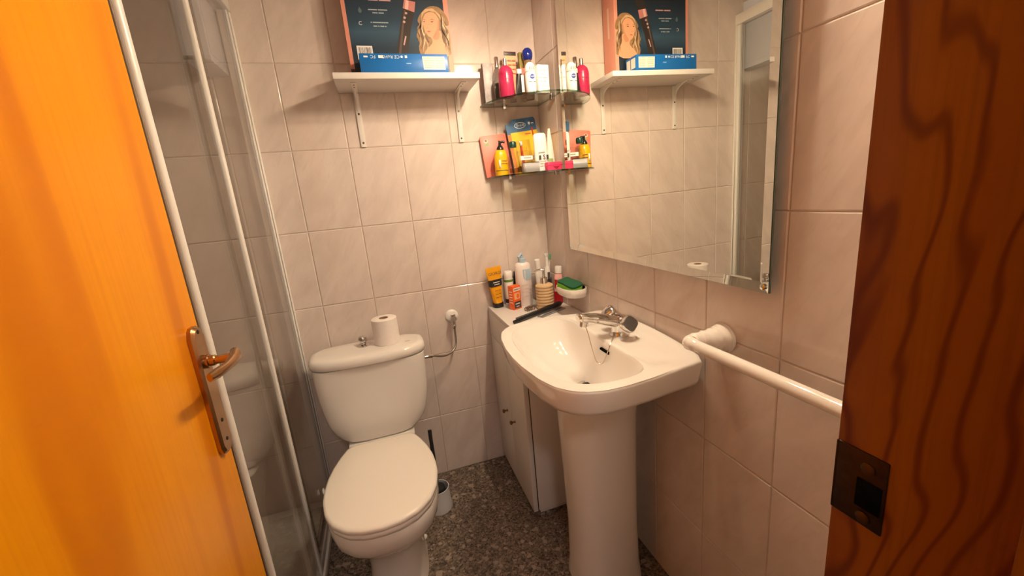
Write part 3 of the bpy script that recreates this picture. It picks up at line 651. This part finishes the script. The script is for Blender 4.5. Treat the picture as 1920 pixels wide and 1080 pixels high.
pf(smooth_closed([(.112,.143),(.130,.158),(.139,.166),(.142,.150),(.134,.135),(.122,.134)],1), mat('print_skin_shade'), 'neck_shade', 3)
pf(ell(.149,.1766,.0028,.0035,10), mat('print_white', (.85,.82,.80), .5), 'earring', 4)
dv = bpy.data.objects.new('styler_print', None); col.objects.link(dv); dv.parent = bb; dv['label'] = 'printed picture of a black and rose hair styler'
def df(pts, mt, name, k): return flat(pts, mt, dv, name, BY-.0003-.00025*k, .00025)
df([(0.0194,0.2341),(0.058,0.2229),(0.0381,0.1657),(0.0129,0.0725),(-0.0284,0.0721),(-0.0008,0.167)], mat('print_black', (.035,.026,.024), .35), 'barrel', 0)
df([(0.0229,0.2298),(0.0286,0.2278),(0.0126,0.1673),(-0.0105,0.0723),(-0.0191,0.0722),(0.0053,0.1671)], mat('print_sheen', (.10,.07,.06), .35), 'barrel_sheen', 1)
df([(0.0276,0.2625),(0.0663,0.2562),(0.0585,0.223),(0.0195,0.2348)], mat('print_rose', (.56,.22,.20), .3), 'band', 1)
df([(0.033,0.261),(0.044,0.259),(0.037,0.2305),(0.026,0.233)], mat('print_rose_light', (.80,.50,.45), .3), 'band_sheen', 2)
df([(0.0276,0.2625),(0.032,0.2762),(.055,.35),(.098,.345),(0.0741,0.2737),(0.0663,0.2562)], mat('print_black'), 'tip', 1)
for x, z in ((.0286,.219),(.0216,.2044),(.018,.1909)): df(ell(x, z, .0045, .004, 12), mat('print_button', (.55,.36,.34), .4), 'button', 2)
gtext('SHAPE', .012, mat('print_button'), bb, .012, .130, BY-.0014, rotz=1.22)
LT = mat('print_text', (.34,.40,.44), .5); PT = mat('print_pink_text', (.60,.33,.34), .5)
gtext('MULTI STYLER', .0125, PT, bb, -.058, .257, BY-.0006); 
for s_, z in (('CERAMIC COATING',.2262),('even heat',.2165),('3 TEMPERATURES',.1863),('150 - 200 C',.1745)): gtext(s_, .0085, LT, bb, -.068, z, BY-.0006)
text('C', .017, mat('print_white'), bb, -.133, .182, BY-.0006)
flat([(-.1285,.234),(-.1215,.222),(-.1255,.214),(-.1325,.216),(-.134,.224)], mat('print_grey', (.10,.14,.17), .5), bb, 'icon', BY-.0003)
bc = flat(rect(-.158,-.105,.066,.111), mat('print_white'), bb, 'barcode', BY-.0003)
for i in range(15):
    x = -.153+i*.0031; flat(rect(x, x+random.choice((.0009,.0014,.002)), .07, .106), mat('print_black'), bc, 'bar', BY-.0006)
gtext('STYLING', .032, mat('print_cream', (.86,.62,.52), .5), bb, 0, 0, 0, M=Matrix.Translation((.1824,-.052,.22)) @ Matrix.Rotation(PI/2,4,'Z') @ Matrix.Rotation(-PI/2,4,'Y'))
# blue box
bl = thing('blue_box', 'flat bright blue carton lying on the white shelf', 'box', (-.562, -.140, SZT))
BLUE = mat('box_blue', (.004,.135,.46), .35); WP = mat('print_white')
G().box(-.149, .149, -.047, .030, 0, .059).build('carton', BLUE, bl, bevel=.001)
flat([(.062,.009),(.138,.009),(.138,.051),(.060,.051)], mat('label_cream', (.84,.76,.70), .5), bl, 'label', -.047)
OR = mat('print_orange', (.62,.36,.25), .5)
for i in range(5):
    for x0, x1 in ((.066,.098),(.106,.134)):
        z = .046-i*.0075; flat(rect(x0, x1-random.uniform(0,.006), z-.0012, z), OR, bl, 'print_line', -.0473)
text('CE RoHS     FC', .0145, WP, bl, -.065, .049, -.0475, rotz=PI, sx=1.05)
flat(rect(-.087,-.071,.0445,.0535), WP, bl, 'icon', -.0473)
gtext('JC', .013, WP, bl, -.128, .049, -.0475, rotz=PI)
flat(ell(-.0095,.049,.004,.004,14), WP, bl, 'icon', -.0473); flat(rect(.001,.009,.045,.0535), WP, bl, 'icon', -.0473)
gtext('Slim', .008, mat('print_pale_blue', (.25,.5,.8), .5), bl, .012, .028, -.0475)
for y0, y1, z0, z1 in ((-.040,-.010,.012,.05),(-.004,.022,.012,.05)):
    G().box(.149, .1493, y0, y1, z0, z1).build('side_label', mat('label_cream'), bl, smooth=False)
G().box(-.02, .105, .024, .0305, .059, .0602).build('flap', WP, bl, smooth=False)
# ------------------------------------------------------------------ corner glass shelves
def corner_shelf(label, zt, R):
    t = thing('glass_shelf', label, 'glass shelf', (0, 0, zt), group='corner glass shelves')
    arc = [(0.-R*math.sin(a), 0.-R*math.cos(a)) for a in [PI/2*i/28 for i in range(29)]]
    n = len(arc); e = -.0012
    pts = [(min(x,e), min(y,e)) for x, y in arc] + [(e, e)]
    g = G()
    k = len(pts)
    g.add([(x,y,0) for x,y in pts]+[(x,y,-.006) for x,y in pts], [tuple(range(k)), tuple(range(k,2*k))[::-1]], 0)
    g.add([(x,y,0) for x,y in pts]+[(x,y,-.006) for x,y in pts], [(i,(i+1)%k,k+(i+1)%k,k+i) for i in range(k)], 1)
    g.build('glass_plate', [SHELFG, EDGEG], t, smooth=False)
    for M in (Matrix.Translation((-.155,0,-.006)), Matrix.Translation((0,-.165,-.006)) @ Matrix.Rotation(-PI/2,4,'Z')):
        c = G().box(-.011,.011,-.016,-.0005,-.010,.014).xf(M).build('clip', CHROME, t, bevel=.002)
    return t
US, LS = 1.639, 1.352
corner_shelf('upper quarter-round glass shelf in the corner beside the mirror', US, .262)
corner_shelf('lower quarter-round glass shelf in the corner beside the mirror', LS, .262)

# ------------------------------------------------------------------ small things
def bottle(name, label, cat_, loc, body, bodymat, n=28, sx=1., sy=1., rot=(0,0,0), group=None):
    t = thing(name, label, cat_, loc, rot, group); G().lathe(body, n, sx=sx, sy=sy).build('body', bodymat, t, sharp=45); return t
def carton(name, label, loc, wx, wy, h, mt, rot=(0,0,0), group=None):
    t = thing(name, label, 'box', loc, rot, group); G().box(-wx/2,wx/2,-wy/2,wy/2,0,h).build('carton', mt, t, bevel=.0006); return t
def tube_thing(name, label, loc, wd, th, h, mt, capmat, caph=.016, capr=.014, rot=(0,0,0), flip=False):
    """squeeze tube: cap at the bottom (flip: cap at the top), crimp at the other end"""
    t = thing(name, label, 'tube', loc, rot)
    R = [(.0,.55,.85),(.12,.62,.82),(.35,.74,.66),(.6,.86,.46),(.85,.96,.2),(.96,1.0,.06),(1.0,1.0,.05)]
    rings = []
    for f, kx, ky in R:
        z = caph+f*(h-caph); z = h-z if flip else z
        rings.append(superring(0,0,wd/2*kx,max(th/2*ky,.0008),z,28,2.4 if ky > .2 else 4))
    b = G().loft(rings).build('body', mt, t, sharp=50)
    z0, z1 = (h-caph, h) if flip else (0, caph)
    G().loft([superring(0,0,capr,min(capr,th*.48),z,28,2.6) for z in (z0, z1)]).build('cap', capmat, t, bevel=.001)
    return t
UG = 'toiletries on the upper glass shelf'; LG = 'toiletries on the lower glass shelf'; CG = 'toiletries on the cabinet top'
PK = mat('magenta_plastic', (.44,.022,.085), .22); SIL = mat('silver_cap', (.70,.68,.66), .22, 1.0); CREAMP = mat('cream_plastic', (.86,.80,.72), .3)
INKD = mat('ink_dark', (.05,.045,.045), .5); INKG = mat('ink_grey', (.40,.36,.33), .5); WPL = mat('bottle_white', (.88,.86,.83), .25)
# upper shelf
t = carton('marble_box', 'grey marbled carton at the left end of the upper shelf', (-.228,-.036,US), .040, .030, .150, mat('marble_print', (.42,.38,.38), .4, var=.55, scale=45), (0,0,-.05), UG)
G().box(-.0203,-.02,-.015,.015,0,.15).build('side_tint', mat('dark_violet', (.10,.06,.07), .5), t)
t = bottle('grey_bottle', 'clear grey bottle with a silver cap behind the pink bottle', 'bottle', (-.196,-.068,US), [(.014,0),(.0155,.004),(.0155,.10),(.012,.118),(.007,.126),(.007,.13)], glass('smoke_glass', (.55,.52,.52), .06), group=UG)
G().lathe([(.009,.128),(.009,.164),(.0075,.166)], 20).build('cap', SIL, t); G().lathe([(.012,.004),(.012,.07)], 16).build('liquid', mat('smoke_liquid', (.10,.09,.09), .2), t)
t = bottle('pink_bottle', 'magenta pink rounded bottle with a slim silver cap', 'bottle', (-.186,-.142,US), [(.027,0),(.0295,.004),(.0300,.05),(.0295,.085),(.025,.100),(.016,.110),(.008,.114)], PK, group=UG)
G().lathe([(.0078,.113),(.0078,.137),(.006,.139)], 18).build('cap', SIL, t)
for z in (.083,.078): wrap_patch(.0297, z, z+.0012, -1.1, 1.1).build('band', mat('magenta_dark', (.25,.012,.06), .4), t)
gtext('shower', .010, mat('magenta_dark'), t, 0, .062, 0, bend=.0305); gtext('gel', .009, mat('magenta_dark'), t, -.004, .05, 0, bend=.0305)
t = tube_thing('peach_tube', 'peach coloured flat tube with a dark end on the upper shelf', (-.134,-.062,US), .050, .026, .186, mat('peach_plastic', (.80,.46,.27), .35), BLACKP, .012, .013, (0,0,.08))
t['group'] = UG
G().box(-.0255,.0255,-.0022,.0022,.174,.1885).build('end_strip', mat('brown_black', (.05,.03,.03), .4), t, bevel=.0008)
for i in range(4): gtext('skin care', .008, mat('ink_red', (.60,.14,.08), .5), t, .002, .155-.016*i, -.0085+.0*i)
t = tube_thing('black_tube', 'small black and white tube beside the pink bottle', (-.142,-.172,US), .038, .022, .092, mat('tube_black', (.02,.02,.022), .3), CREAMP, .016, .010, (0,0,.1), True); t['group'] = UG
flat(rect(.002,.0155,.010,.070), mat('tube_white', (.75,.73,.70), .4), t, 'label', -.0115)
t = carton('yellow_box', 'slim olive and yellow carton behind the black tube', (-.090,-.070,US), .024, .018, .182, mat('olive_card', (.25,.20,.04), .45), (0,0,.1), UG)
flat(rect(.001,.012,.145,.172), mat('lemon_print', (.85,.72,.10), .5), t, 'label', -.009)
t = carton('brown_box', 'narrow reddish brown carton behind the roll-on', (-.112,-.130,US), .020, .014, .108, mat('russet_card', (.33,.10,.07), .5), (0,0,.0), UG)
t = bottle('blue_cap_bottle', 'bottle with a big glossy blue domed cap on the upper shelf', 'bottle', (-.074,-.098,US), [(.017,0),(.019,.005),(.019,.12),(.014,.146)], mat('bronze_bottle', (.20,.12,.05), .3), group=UG)
G().lathe([(.013,.144),(.0185,.150),(.0210,.160),(.0215,.170),(.019,.181),(.012,.189),(.003,.192)], 24).build('cap', mat('cobalt_plastic', (.006,.02,.22), .12, coat=.5), t)
t = bottle('roll_on_deodorant', 'white roll-on deodorant with a round blue emblem', 'deodorant', (-.109,-.204,US), [(.017,0),(.0195,.004),(.0205,.03),(.0205,.068),(.0195,.072),(.0205,.074),(.0200,.086),(.016,.099),(.009,.106),(.003,.108)], WPL, group=UG)
wrap_patch(.0206, .0725, .0738, -1.5, 1.5).build('seam', INKG, t)
G().prism(ell(0,.054,.0088,.0088,22), 'y', -.0213, -.0195).build('emblem', mat('emblem_blue', (.012,.04,.26), .4), t)
text('NIVEA', .0055, WP, t, 0, .054, -.0216); gtext('black & white', .005, INKD, t, 0, .037, 0, bend=.0208)
for x in (-.008,.0,.008): flat(rect(x-.002,x+.002,.078,.088), mat('print_olive', (.20,.22,.15), .5), t, 'mark', -.0206)
t = carton('serum_carton', 'small white carton with fine print near the mirror edge', (-.060,-.196,US), .046, .030, .098, WPL, (0,0,.12), UG)
for i, (s_, k) in enumerate((('the serum',.0075),('daily',.0065),('Derm care',.0085),('for skin',.007))): gtext(s_, k, INKG, t, -.004, .078-.0125*i, -.0153)
flat(rect(-.023,.023,.0235,.025), INKG, t, 'line', -.0151); gtext('30 ml', .006, INKG, t, 0, .013, -.0153)
G().box(.0231,.0233,-.0145,.0145,.001,.097).build('side_tint', mat('side_shade_teal', (.36,.46,.46), .4), t)  # teal sheet carries the shade on the carton's right side
# lower shelf
t = thing('coral_pack', 'coral pink rounded card pack leaning on the back wall', 'pack', (-.207,-.020,LS), (-.05,-.085,0), LG)
pts = [(-.060,.004),(-.056,0),(.056,0),(.060,.004),(.060,.166),(.054,.172),(-.054,.172),(-.060,.166)]
G().prism(pts, 'y', -.004, .004).build('card', mat('coral_card', (.80,.22,.16), .45), t, bevel=.001)
flat(ell(-.036,.150,.010,.008,12), mat('print_cream'), t, 'flower_print', -.004); flat(ell(-.033,.136,.008,.007,10), mat('print_leaf', (.30,.42,.18), .5), t, 'leaf_print', -.004); flat(ell(-.036,.152,.005,.005,10), mat('ink_brown', (.25,.08,.04), .5), t, 'flower_centre', -.0043)
YEL = mat('yellow_plastic', (.86,.47,.008), .25)
t = bottle('yellow_pump_bottle', 'yellow bottle with a black pump at the left of the lower shelf', 'bottle', (-.214,-.075,LS), [(.026,0),(.0285,.004),(.0290,.05),(.0275,.080),(.022,.098),(.013,.105)], YEL, sy=.75, group=LG)
G().lathe([(.0150,.102),(.0145,.110),(.008,.120),(.006,.122),(.006,.130)], 20).tube([(.004,0,.132),(-.004,0,.136),(-.002,0,.132),(.014,-.004,.134),(.020,-.006,.130)], .0048, 10).build('pump', BLACKP, t)
wrap_patch(.0288, .0185, .0215, -1.2, 1.2, ry=.0217).build('band', INKD, t)
G().box(-.016,-.008,-.0208,-.0200,.030,.062).build('label', mat('print_white'), t); gtext('argan', .009, mat('ink_brown'), t, .008, .058, -.0225); gtext('body oil', .007, mat('ink_brown'), t, .007, .047, -.0225)
t = bottle('green_cap_bottle', 'clear glass cologne bottle with a dark green cap', 'bottle', (-.172,-.114,LS), [(.020,0),(.0235,.004),(.0240,.05),(.0215,.085),(.014,.098),(.009,.101),(.009,.106)], GLASS, sy=.7, group=LG)
G().lathe([(.0145,.104),(.0155,.110),(.0155,.122),(.012,.128),(.004,.129)], 22).build('cap', mat('bottle_green', (.008,.05,.04), .3), t)
G().lathe([(.020,.006),(.0205,.024)], 22, sy=.66).build('liquid', glass('amber_liquid', (.75,.62,.38), .04), t)
t = thing('toothbrush_pack', 'blue and yellow toothbrush blister pack on the lower shelf', 'pack', (-.080,-.052,LS), (-.10,-.10,.02), LG)
CARDBL = mat('card_blue', (.03,.115,.27), .4); CARDY = mat('card_yellow', (.86,.52,.012), .4)
cp = [(-.068,0),(.068,0),(.068,.224),(.062,.231),(-.036,.231),(-.042,.224),(-.044,.217),(-.068,.214)]
G().prism(cp, 'y', -.0015, .0015).build('card', CARDBL, t)
flat(rect(-.052,.068,.0,.178), CARDY, t, 'yellow_print', -.0015); flat(rect(-.068,-.052,.0,.172), mat('card_orange', (.62,.19,.02), .4), t, 'orange_print', -.0015)
em = flat(ell(-.004,.204,.026,.0125,26), mat('print_white'), t, 'emblem', -.0018, .0004); em2 = flat(ell(-.004,.204,.0235,.0105,26), CARDBL, t, 'emblem_field', -.0022)
text('Oral-B', .0145, WP, t, -.004, .204, -.0027, sx=.95)
flat([(.034,.213),(.043,.213),(.043,.206),(.0385,.201),(.034,.206)], mat('print_white'), t, 'shield', -.0018); gtext('3+', .011, WP, t, .053, .207, -.0024)
gtext('Kids', .012, mat('ink_red'), t, .024, .166, -.0022); flat(rect(.044,.050,.150,.192), mat('print_red', (.62,.03,.02), .4), t, 'red_print', -.0018)
G().loft([superring(-.012,-.009,.034,.008,z,24,3.5) for z in (.012,.095,.14)]).build('blister', glass('blister_film', (.92,.92,.90), .05), t)
br = G().tube([(-.024,-.008,.02),(-.022,-.009,.07),(-.020,-.008,.120),(-.019,-.008,.138)], [.006,.0055,.0035,.004], 10).build('toothbrush', mat('print_red'), t); G().box(-.024,-.014,-.013,-.008,.118,.138).build('bristle_head', mat('print_white'), br)
t = thing('perfume_bottle', 'clear square perfume bottle with a white label', 'perfume', (-.126,-.128,LS), (0,0,.05), LG)
G().box(-.037,.037,-.012,.012,0,.088).build('body', GLASS, t, bevel=.003); G().box(-.033,.033,-.009,.009,.006,.028).build('liquid', glass('amber_liquid'), t)
flat(rect(-.026,.036,.052,.068), mat('print_white'), t, 'label', -.012); gtext('parfum', .010, INKG, t, .004, .060, -.0126)
G().lathe([(.010,.088),(.010,.102)], 18).build('cap', GLASS, t)
t = thing('ribbed_box', 'little silver grey ribbed glass jar at the front edge', 'jar', (-.128,-.187,LS), (0,0,.10), LG)
rb = []
xs = [i*.0325*2/24-.0325 for i in range(25)]
pr_ = [(x, -.014-(.0016 if i % 2 else 0)) for i, x in enumerate(xs)] + [(.0325,.014),(-.0325,.014)]
G().prism(pr_, 'z', 0, .036).build('body', mat('silver_glass', (.56,.56,.58), .18, .35), t, sharp=20)
G().box(-.033,.033,-.0160,.0145,.036,.040).build('lid', glass('lid_glass', (.8,.82,.82), .08), t)
t = bottle('sunscreen_bottle', 'tall white sunscreen bottle with black squares and an S', 'bottle', (-.070,-.166,LS), [(.027,0),(.029,.003),(.0285,.06),(.0275,.12),(.026,.142),(.021,.147),(.004,.149)], WPL, sy=.55, rot=(0,-.03,0), group=LG)
text('S', .026, INKD, t, .006, .055, -.0176); flat(rect(-.016,-.007,.047,.063), INKD, t, 'square_print', -.0166, .001); flat(rect(.017,.0255,.046,.063), INKD, t, 'square_print', -.0140, .002)
gtext('SUNCARE', .0075, INKG, t, -.004, .074, -.0176); 
for z in (.040,.031,.022): gtext('ultra light', .005, INKG, t, .0, z, -.0176)
t = thing('pointed_tube', 'cream wedge shaped tube with a green band by the mirror', 'tube', (-.024,-.150,LS), (0,-.02,.2), LG)
G().loft([superring(0,0,.017,.012,0,24,2.6),superring(0,0,.0172,.012,.05,24,2.6),superring(.001,0,.012,.009,.11,24,2.6),superring(.002,0,.004,.005,.166,24,2.6)]).build('body', CREAMP, t, sharp=50)
G().loft([superring(-.0035,-.0012,.0145,.0125,.012,24,2.6),superring(-.0035,-.0012,.0140,.0122,.050,24,2.6)]).build('band', mat('sage_print', (.30,.46,.20), .45), t)
t = thing('pink_case', 'bright pink plastic travel case against the mirror edge', 'case', (-.045,-.222,LS), (0,0,.12), LG)
G().loft([superring(0,0,.034,.014,z,36,5) for z in (0,.002)]+[superring(0,0,.035,.015,.012,36,5),superring(0,0,.035,.015,.024,36,5),superring(0,0,.033,.0135,.031,36,5)]).build('shell', mat('hot_pink', (.78,.05,.14), .3), t, sharp=50)
flat([(-.012,.014),(.018,.014),(.008,.005),(.002,.004)], mat('dark_pink', (.35,.012,.05), .4), t, 'latch', -.0148, .0012)
flat(rect(-.035,.035,.0175,.0187), mat('dark_pink'), t, 'seam', -.0150)
# cabinet top
CT = .783
ORG = mat('orange_yellow', (.86,.38,.008), .3)
t = tube_thing('orange_tube', 'orange yellow hair gel tube with a black cap on the cabinet', (-.276,-.036,CT), .074, .044, .186, ORG, BLACKP, .022, .0235, (.02,-.055,.15)); t['group'] = CG
text('GIORGI', .0185, INKD, t, 0, .158, -.0112); 
bandg = G().loft([superring(0,0,.0308,.0160,.100,28,2.4),superring(0,0,.0327,.0126,.130,28,2.4)]).build('band', mat('tube_black'), t)
gtext('EXTREME', .0085, WP, t, 0, .119, -.0160); gtext('STRONG', .0085, WP, t, .001, .109, -.0166)
for z in (.082,.066,.050): gtext('hair gel', .007, mat('ink_brown'), t, .0, z, -.0205)
t = bottle('green_band_bottle', 'white bottle with a green band behind the orange carton', 'bottle', (-.216,-.028,CT), [(.020,0),(.0215,.003),(.0215,.118),(.019,.124),(.0195,.126),(.0195,.152),(.016,.156)], WPL, group=CG)
G().lathe([(.0218,.108),(.0218,.119)], 28, cap0=False, cap1=False).build('band', mat('leaf_green', (.16,.30,.05), .4), t); G().lathe([(.0217,.012),(.0217,.030)], 28, cap0=False, cap1=False).build('base_band', mat('dark_band', (.06,.03,.03), .4), t)
t = bottle('black_vial', 'slim black bottle standing behind the orange carton', 'bottle', (-.178,-.020,CT), [(.0125,0),(.013,.003),(.013,.092),(.009,.105),(.0095,.108),(.0085,.146),(.006,.149)], mat('tube_black'), group=CG)
gtext('oil', .011, mat('ink_orange', (.75,.25,.03), .5), t, .002, .088, 0, bend=.0135)
ORC = mat('carton_orange', (.86,.13,.012), .4)
t = carton('orange_carton', 'small bright orange carton at the front of the cabinet top', (-.219,-.112,CT), .044, .032, .105, ORC, (0,0,.42), CG)
flat(rect(-.0195,.0195,.082,.097), mat('label_cream'), t, 'label', -.016); gtext('VITAMIN C', .0075, INKD, t, 0, .0895, -.0166)
flat(rect(-.016,.016,.046,.074), mat('print_peach', (.85,.45,.25), .5), t, 'picture', -.016); flat(ell(.004,.06,.007,.010,14), ORC, t, 'fruit_print', -.0163)
flat(rect(-.0195,.0195,.006,.036), INKD, t, 'panel', -.016); gtext('SERUM', .010, mat('label_cream'), t, 0, .026, -.0166); gtext('glow', .008, mat('label_cream'), t, 0, .014, -.0166)
for i in range(5): G().box(-.0223,-.022,-.010,.010,.03+.012*i,.034+.012*i).build('print_line', mat('label_cream'), t, smooth=False)
t = bottle('lotion_pump_bottle', 'tall white lotion bottle with a pale blue pump', 'bottle', (-.160,-.075,CT), [(.033,0),(.036,.004),(.0365,.16),(.0355,.182),(.029,.192),(.016,.196)], mat('lotion_white', (.88,.80,.77), .3), sy=.75, group=CG)
PB = mat('pale_blue_plastic', (.42,.55,.66), .3)
G().lathe([(.017,.194),(.0165,.212),(.008,.214),(.008,.222)], 22).tube([(.004,0,.226),(-.003,0,.236),(-.002,0,.232),(-.014,-.010,.226),(-.02,-.014,.219)], .0058, 10).build('pump', PB, t)
flat([(-.008,.128),(.002,.116),(.016,.118),(.030,.132),(.031,.166),(-.010,.166)], PB, t, 'emblem', -.0262, .001)
for z in (.098,.082,.066,.05,.034): gtext('body lotion milk', .0065, mat('ink_rose', (.72,.52,.48), .5), t, .003, z, -.0292)
t = thing('tumbler', 'clear glass tumbler between the lotion and the soap dispenser', 'tumbler', (-.122,-.128,CT), group=CG)
G().loft([[(r*math.cos(2*PI*i/28), r*math.sin(2*PI*i/28), z) for i in range(28)] for r, z in ((.019,0),(.020,.002),(.022,.095),(.0205,.095),(.018,.008))]).build('glass', GLASS, t)
BEI = mat('beige_ceramic', (.66,.45,.25), .5)
ribs = [(.036,0),(.0385,.004)]
for i in range(8):
    z = .006+i*.0128; ribs += [(.0350,z),(.0378,z+.0035),(.0378,z+.009),(.0350,z+.0122)]
ribs += [(.031,.110),(.018,.113)]
t = bottle('soap_dispenser', 'beige ribbed soap dispenser with a chrome pump', 'soap dispenser', (-.108,-.188,CT), ribs, BEI, n=36, group=CG)
G().lathe([(.0160,.111),(.0160,.137),(.011,.140),(.005,.142),(.005,.168)], 22).tube([(.003,0,.170),(-.006,.002,.172),(-.026,.01,.170),(-.034,.014,.164)], .0045, 10).build('pump', CHROME, t)
t = thing('brush_cup', 'clear cup holding white brushes in the corner', 'cup', (-.056,-.064,CT), group=CG)
G().loft([[(r*math.cos(2*PI*i/28), r*math.sin(2*PI*i/28), z) for i in range(28)] for r, z in ((.030,0),(.032,.002),(.035,.105),(.033,.105),(.029,.008))]).build('cup', glass('grey_cup', (.62,.60,.60), .06), t)
t = thing('toothpaste_tube', 'white toothpaste tube with narrow neck standing in the clear cup', 'tube', (-.074,-.066,CT+.010), (.05,-.10,.2), CG)
G().loft([superring(0,0,.019,.001,0,24,3),superring(0,0,.0185,.010,.06,24,2.3),superring(0,0,.017,.015,.135,24,2.1),superring(0,0,.008,.008,.150,24,2.1)]).build('body', WPL, t, sharp=50); G().lathe([(.0125,.148),(.0122,.188),(.010,.190)], 18).build('cap', WPL, t)
wrap_patch(.0145, .07, .10, -1.0, 1.0, ry=.0125).build('label', mat('print_rose_light'), t)
t = thing('toothbrush_white', 'white and grey electric toothbrush leaning in the clear cup', 'toothbrush', (-.046,-.074,CT+.010), (.0,.03,.1), CG); t.name = 'electric_toothbrush'
G().tube([(0,0,0),(0,0,.10),(0,0,.135),(0,0,.150)], [.011,.0125,.0125,.008], 16).build('handle', WPL, t); G().tube([(0,0,.150),(-.001,0,.185),(-.004,0,.205)], [.0065,.0055,.0048], 12).build('neck', WPL, t)
G().box(-.012,.003,-.006,.006,.195,.208).build('head', mat('pale_plastic'), t, bevel=.002); flat(rect(-.006,.006,.085,.125), mat('charcoal_plastic', (.09,.085,.085), .4), t, 'grip', -.0122, .001)
t = thing('green_toothbrush', 'thin toothbrush with a green tip in the clear cup', 'toothbrush', (-.040,-.052,CT+.010), (.08,.08,0), CG)
G().tube([(0,0,0),(0,0,.12),(0,0,.2)], [.0045,.0042,.003], 10).build('handle', WPL, t); G().box(-.005,.005,-.010,.0,.180,.206).build('head', mat('mint_bristle', (.15,.36,.22), .7), t, bevel=.001)
t = thing('red_toothpaste', 'pink and red toothpaste tube standing beside the soap dish', 'tube', (-.030,-.150,CT), (.0,.05,-.2), CG)
G().loft([superring(0,0,.0195,.0018,.0,28,4),superring(0,0,.0190,.008,.045,28,2.4),superring(0,0,.0180,.0125,.09,28,2.2),superring(0,0,.0165,.0155,.132,28,2.1),superring(0,0,.008,.008,.141,28,2.1)]).build('body', mat('toothpaste_pink', (.85,.46,.44), .3), t, sharp=50)
G().lathe([(.0145,.140),(.0150,.166),(.0135,.169)], 24).build('cap', WPL, t)
G().loft([superring(0,0,.0199,.0022,.0,28,4),superring(0,0,.0195,.0086,.045,28,2.4),superring(0,0,.0191,.0100,.058,28,2.3)]).build('red_print', mat('paste_red', (.45,.008,.015), .3), t)
G().loft([superring(-.007,-.0008,.0105,.0125,.075,24,2.4),superring(-.008,-.0008,.0092,.0140,.112,24,2.4)]).build('red_band', mat('paste_red'), t)
gtext('white', .011, mat('ink_plum', (.30,.05,.12), .5), t, 0, 0, 0, M=Matrix.Translation((.004,-.013,.12)) @ Matrix.Rotation(PI/2,4,'Y') @ Matrix.Rotation(.0,4,'Z'))
t = thing('hair_brush', 'long black hair styling tool lying across the cabinet top', 'hair tool', (-.167,-.2555,CT+.0125), (0,0,math.atan2(.127,.258)), CG); t.name = 'hair_tong'
G().tube([(-.142,0,-.004),(-.12,0,-.003),(-.03,0,-.001),(.03,0,.0),(.06,0,.001),(.13,0,.002),(.142,0,.002)], [.0075,.0085,.0095,.0115,.0125,.0122,.009], 14).build('body', BLACKP, t, sharp=40)
G().box(-.13,-.01,-.004,.004,.006,.011).build('clamp', mat('charcoal_plastic'), t, bevel=.002)
t = thing('hair_claw', 'small brown metal hair claw beside the black tong', 'hair claw', (-.176,-.175,CT), (0,0,.3), CG)
for k, s_ in ((0,-1),(1,1)):
    g = G()
    g.tube([(-.02,s_*.003,.016),(.02,s_*.003,.016)], .0035, 8)
    for x in (-.018,-.009,0,.009,.018): g.tube([(x,s_*.003,.016),(x,s_*.012,.010),(x,s_*.009,.0015)], [.0028,.0024,.0018], 6)
    g.build('jaw', mat('claw_bronze', (.22,.15,.11), .25, .8), t)
G().tube([(-.008,0,.018),(.008,0,.018)], .005, 10).build('spring', CHROME, t)
t = thing('tweezer_comb', 'clear grey comb lying behind the basin rim', 'comb', (-.110,-.262,CT+.0005), (0,0,.46), CG); t.name = 'comb'
g = G().box(-.075,.075,.008,.014,0,.004)
for i in range(30): g.box(-.073+i*.005,-.0705+i*.005,-.012,.008,.0005,.0035)
g.build('comb', mat('grey_comb', (.30,.29,.30), .2, .3), t)
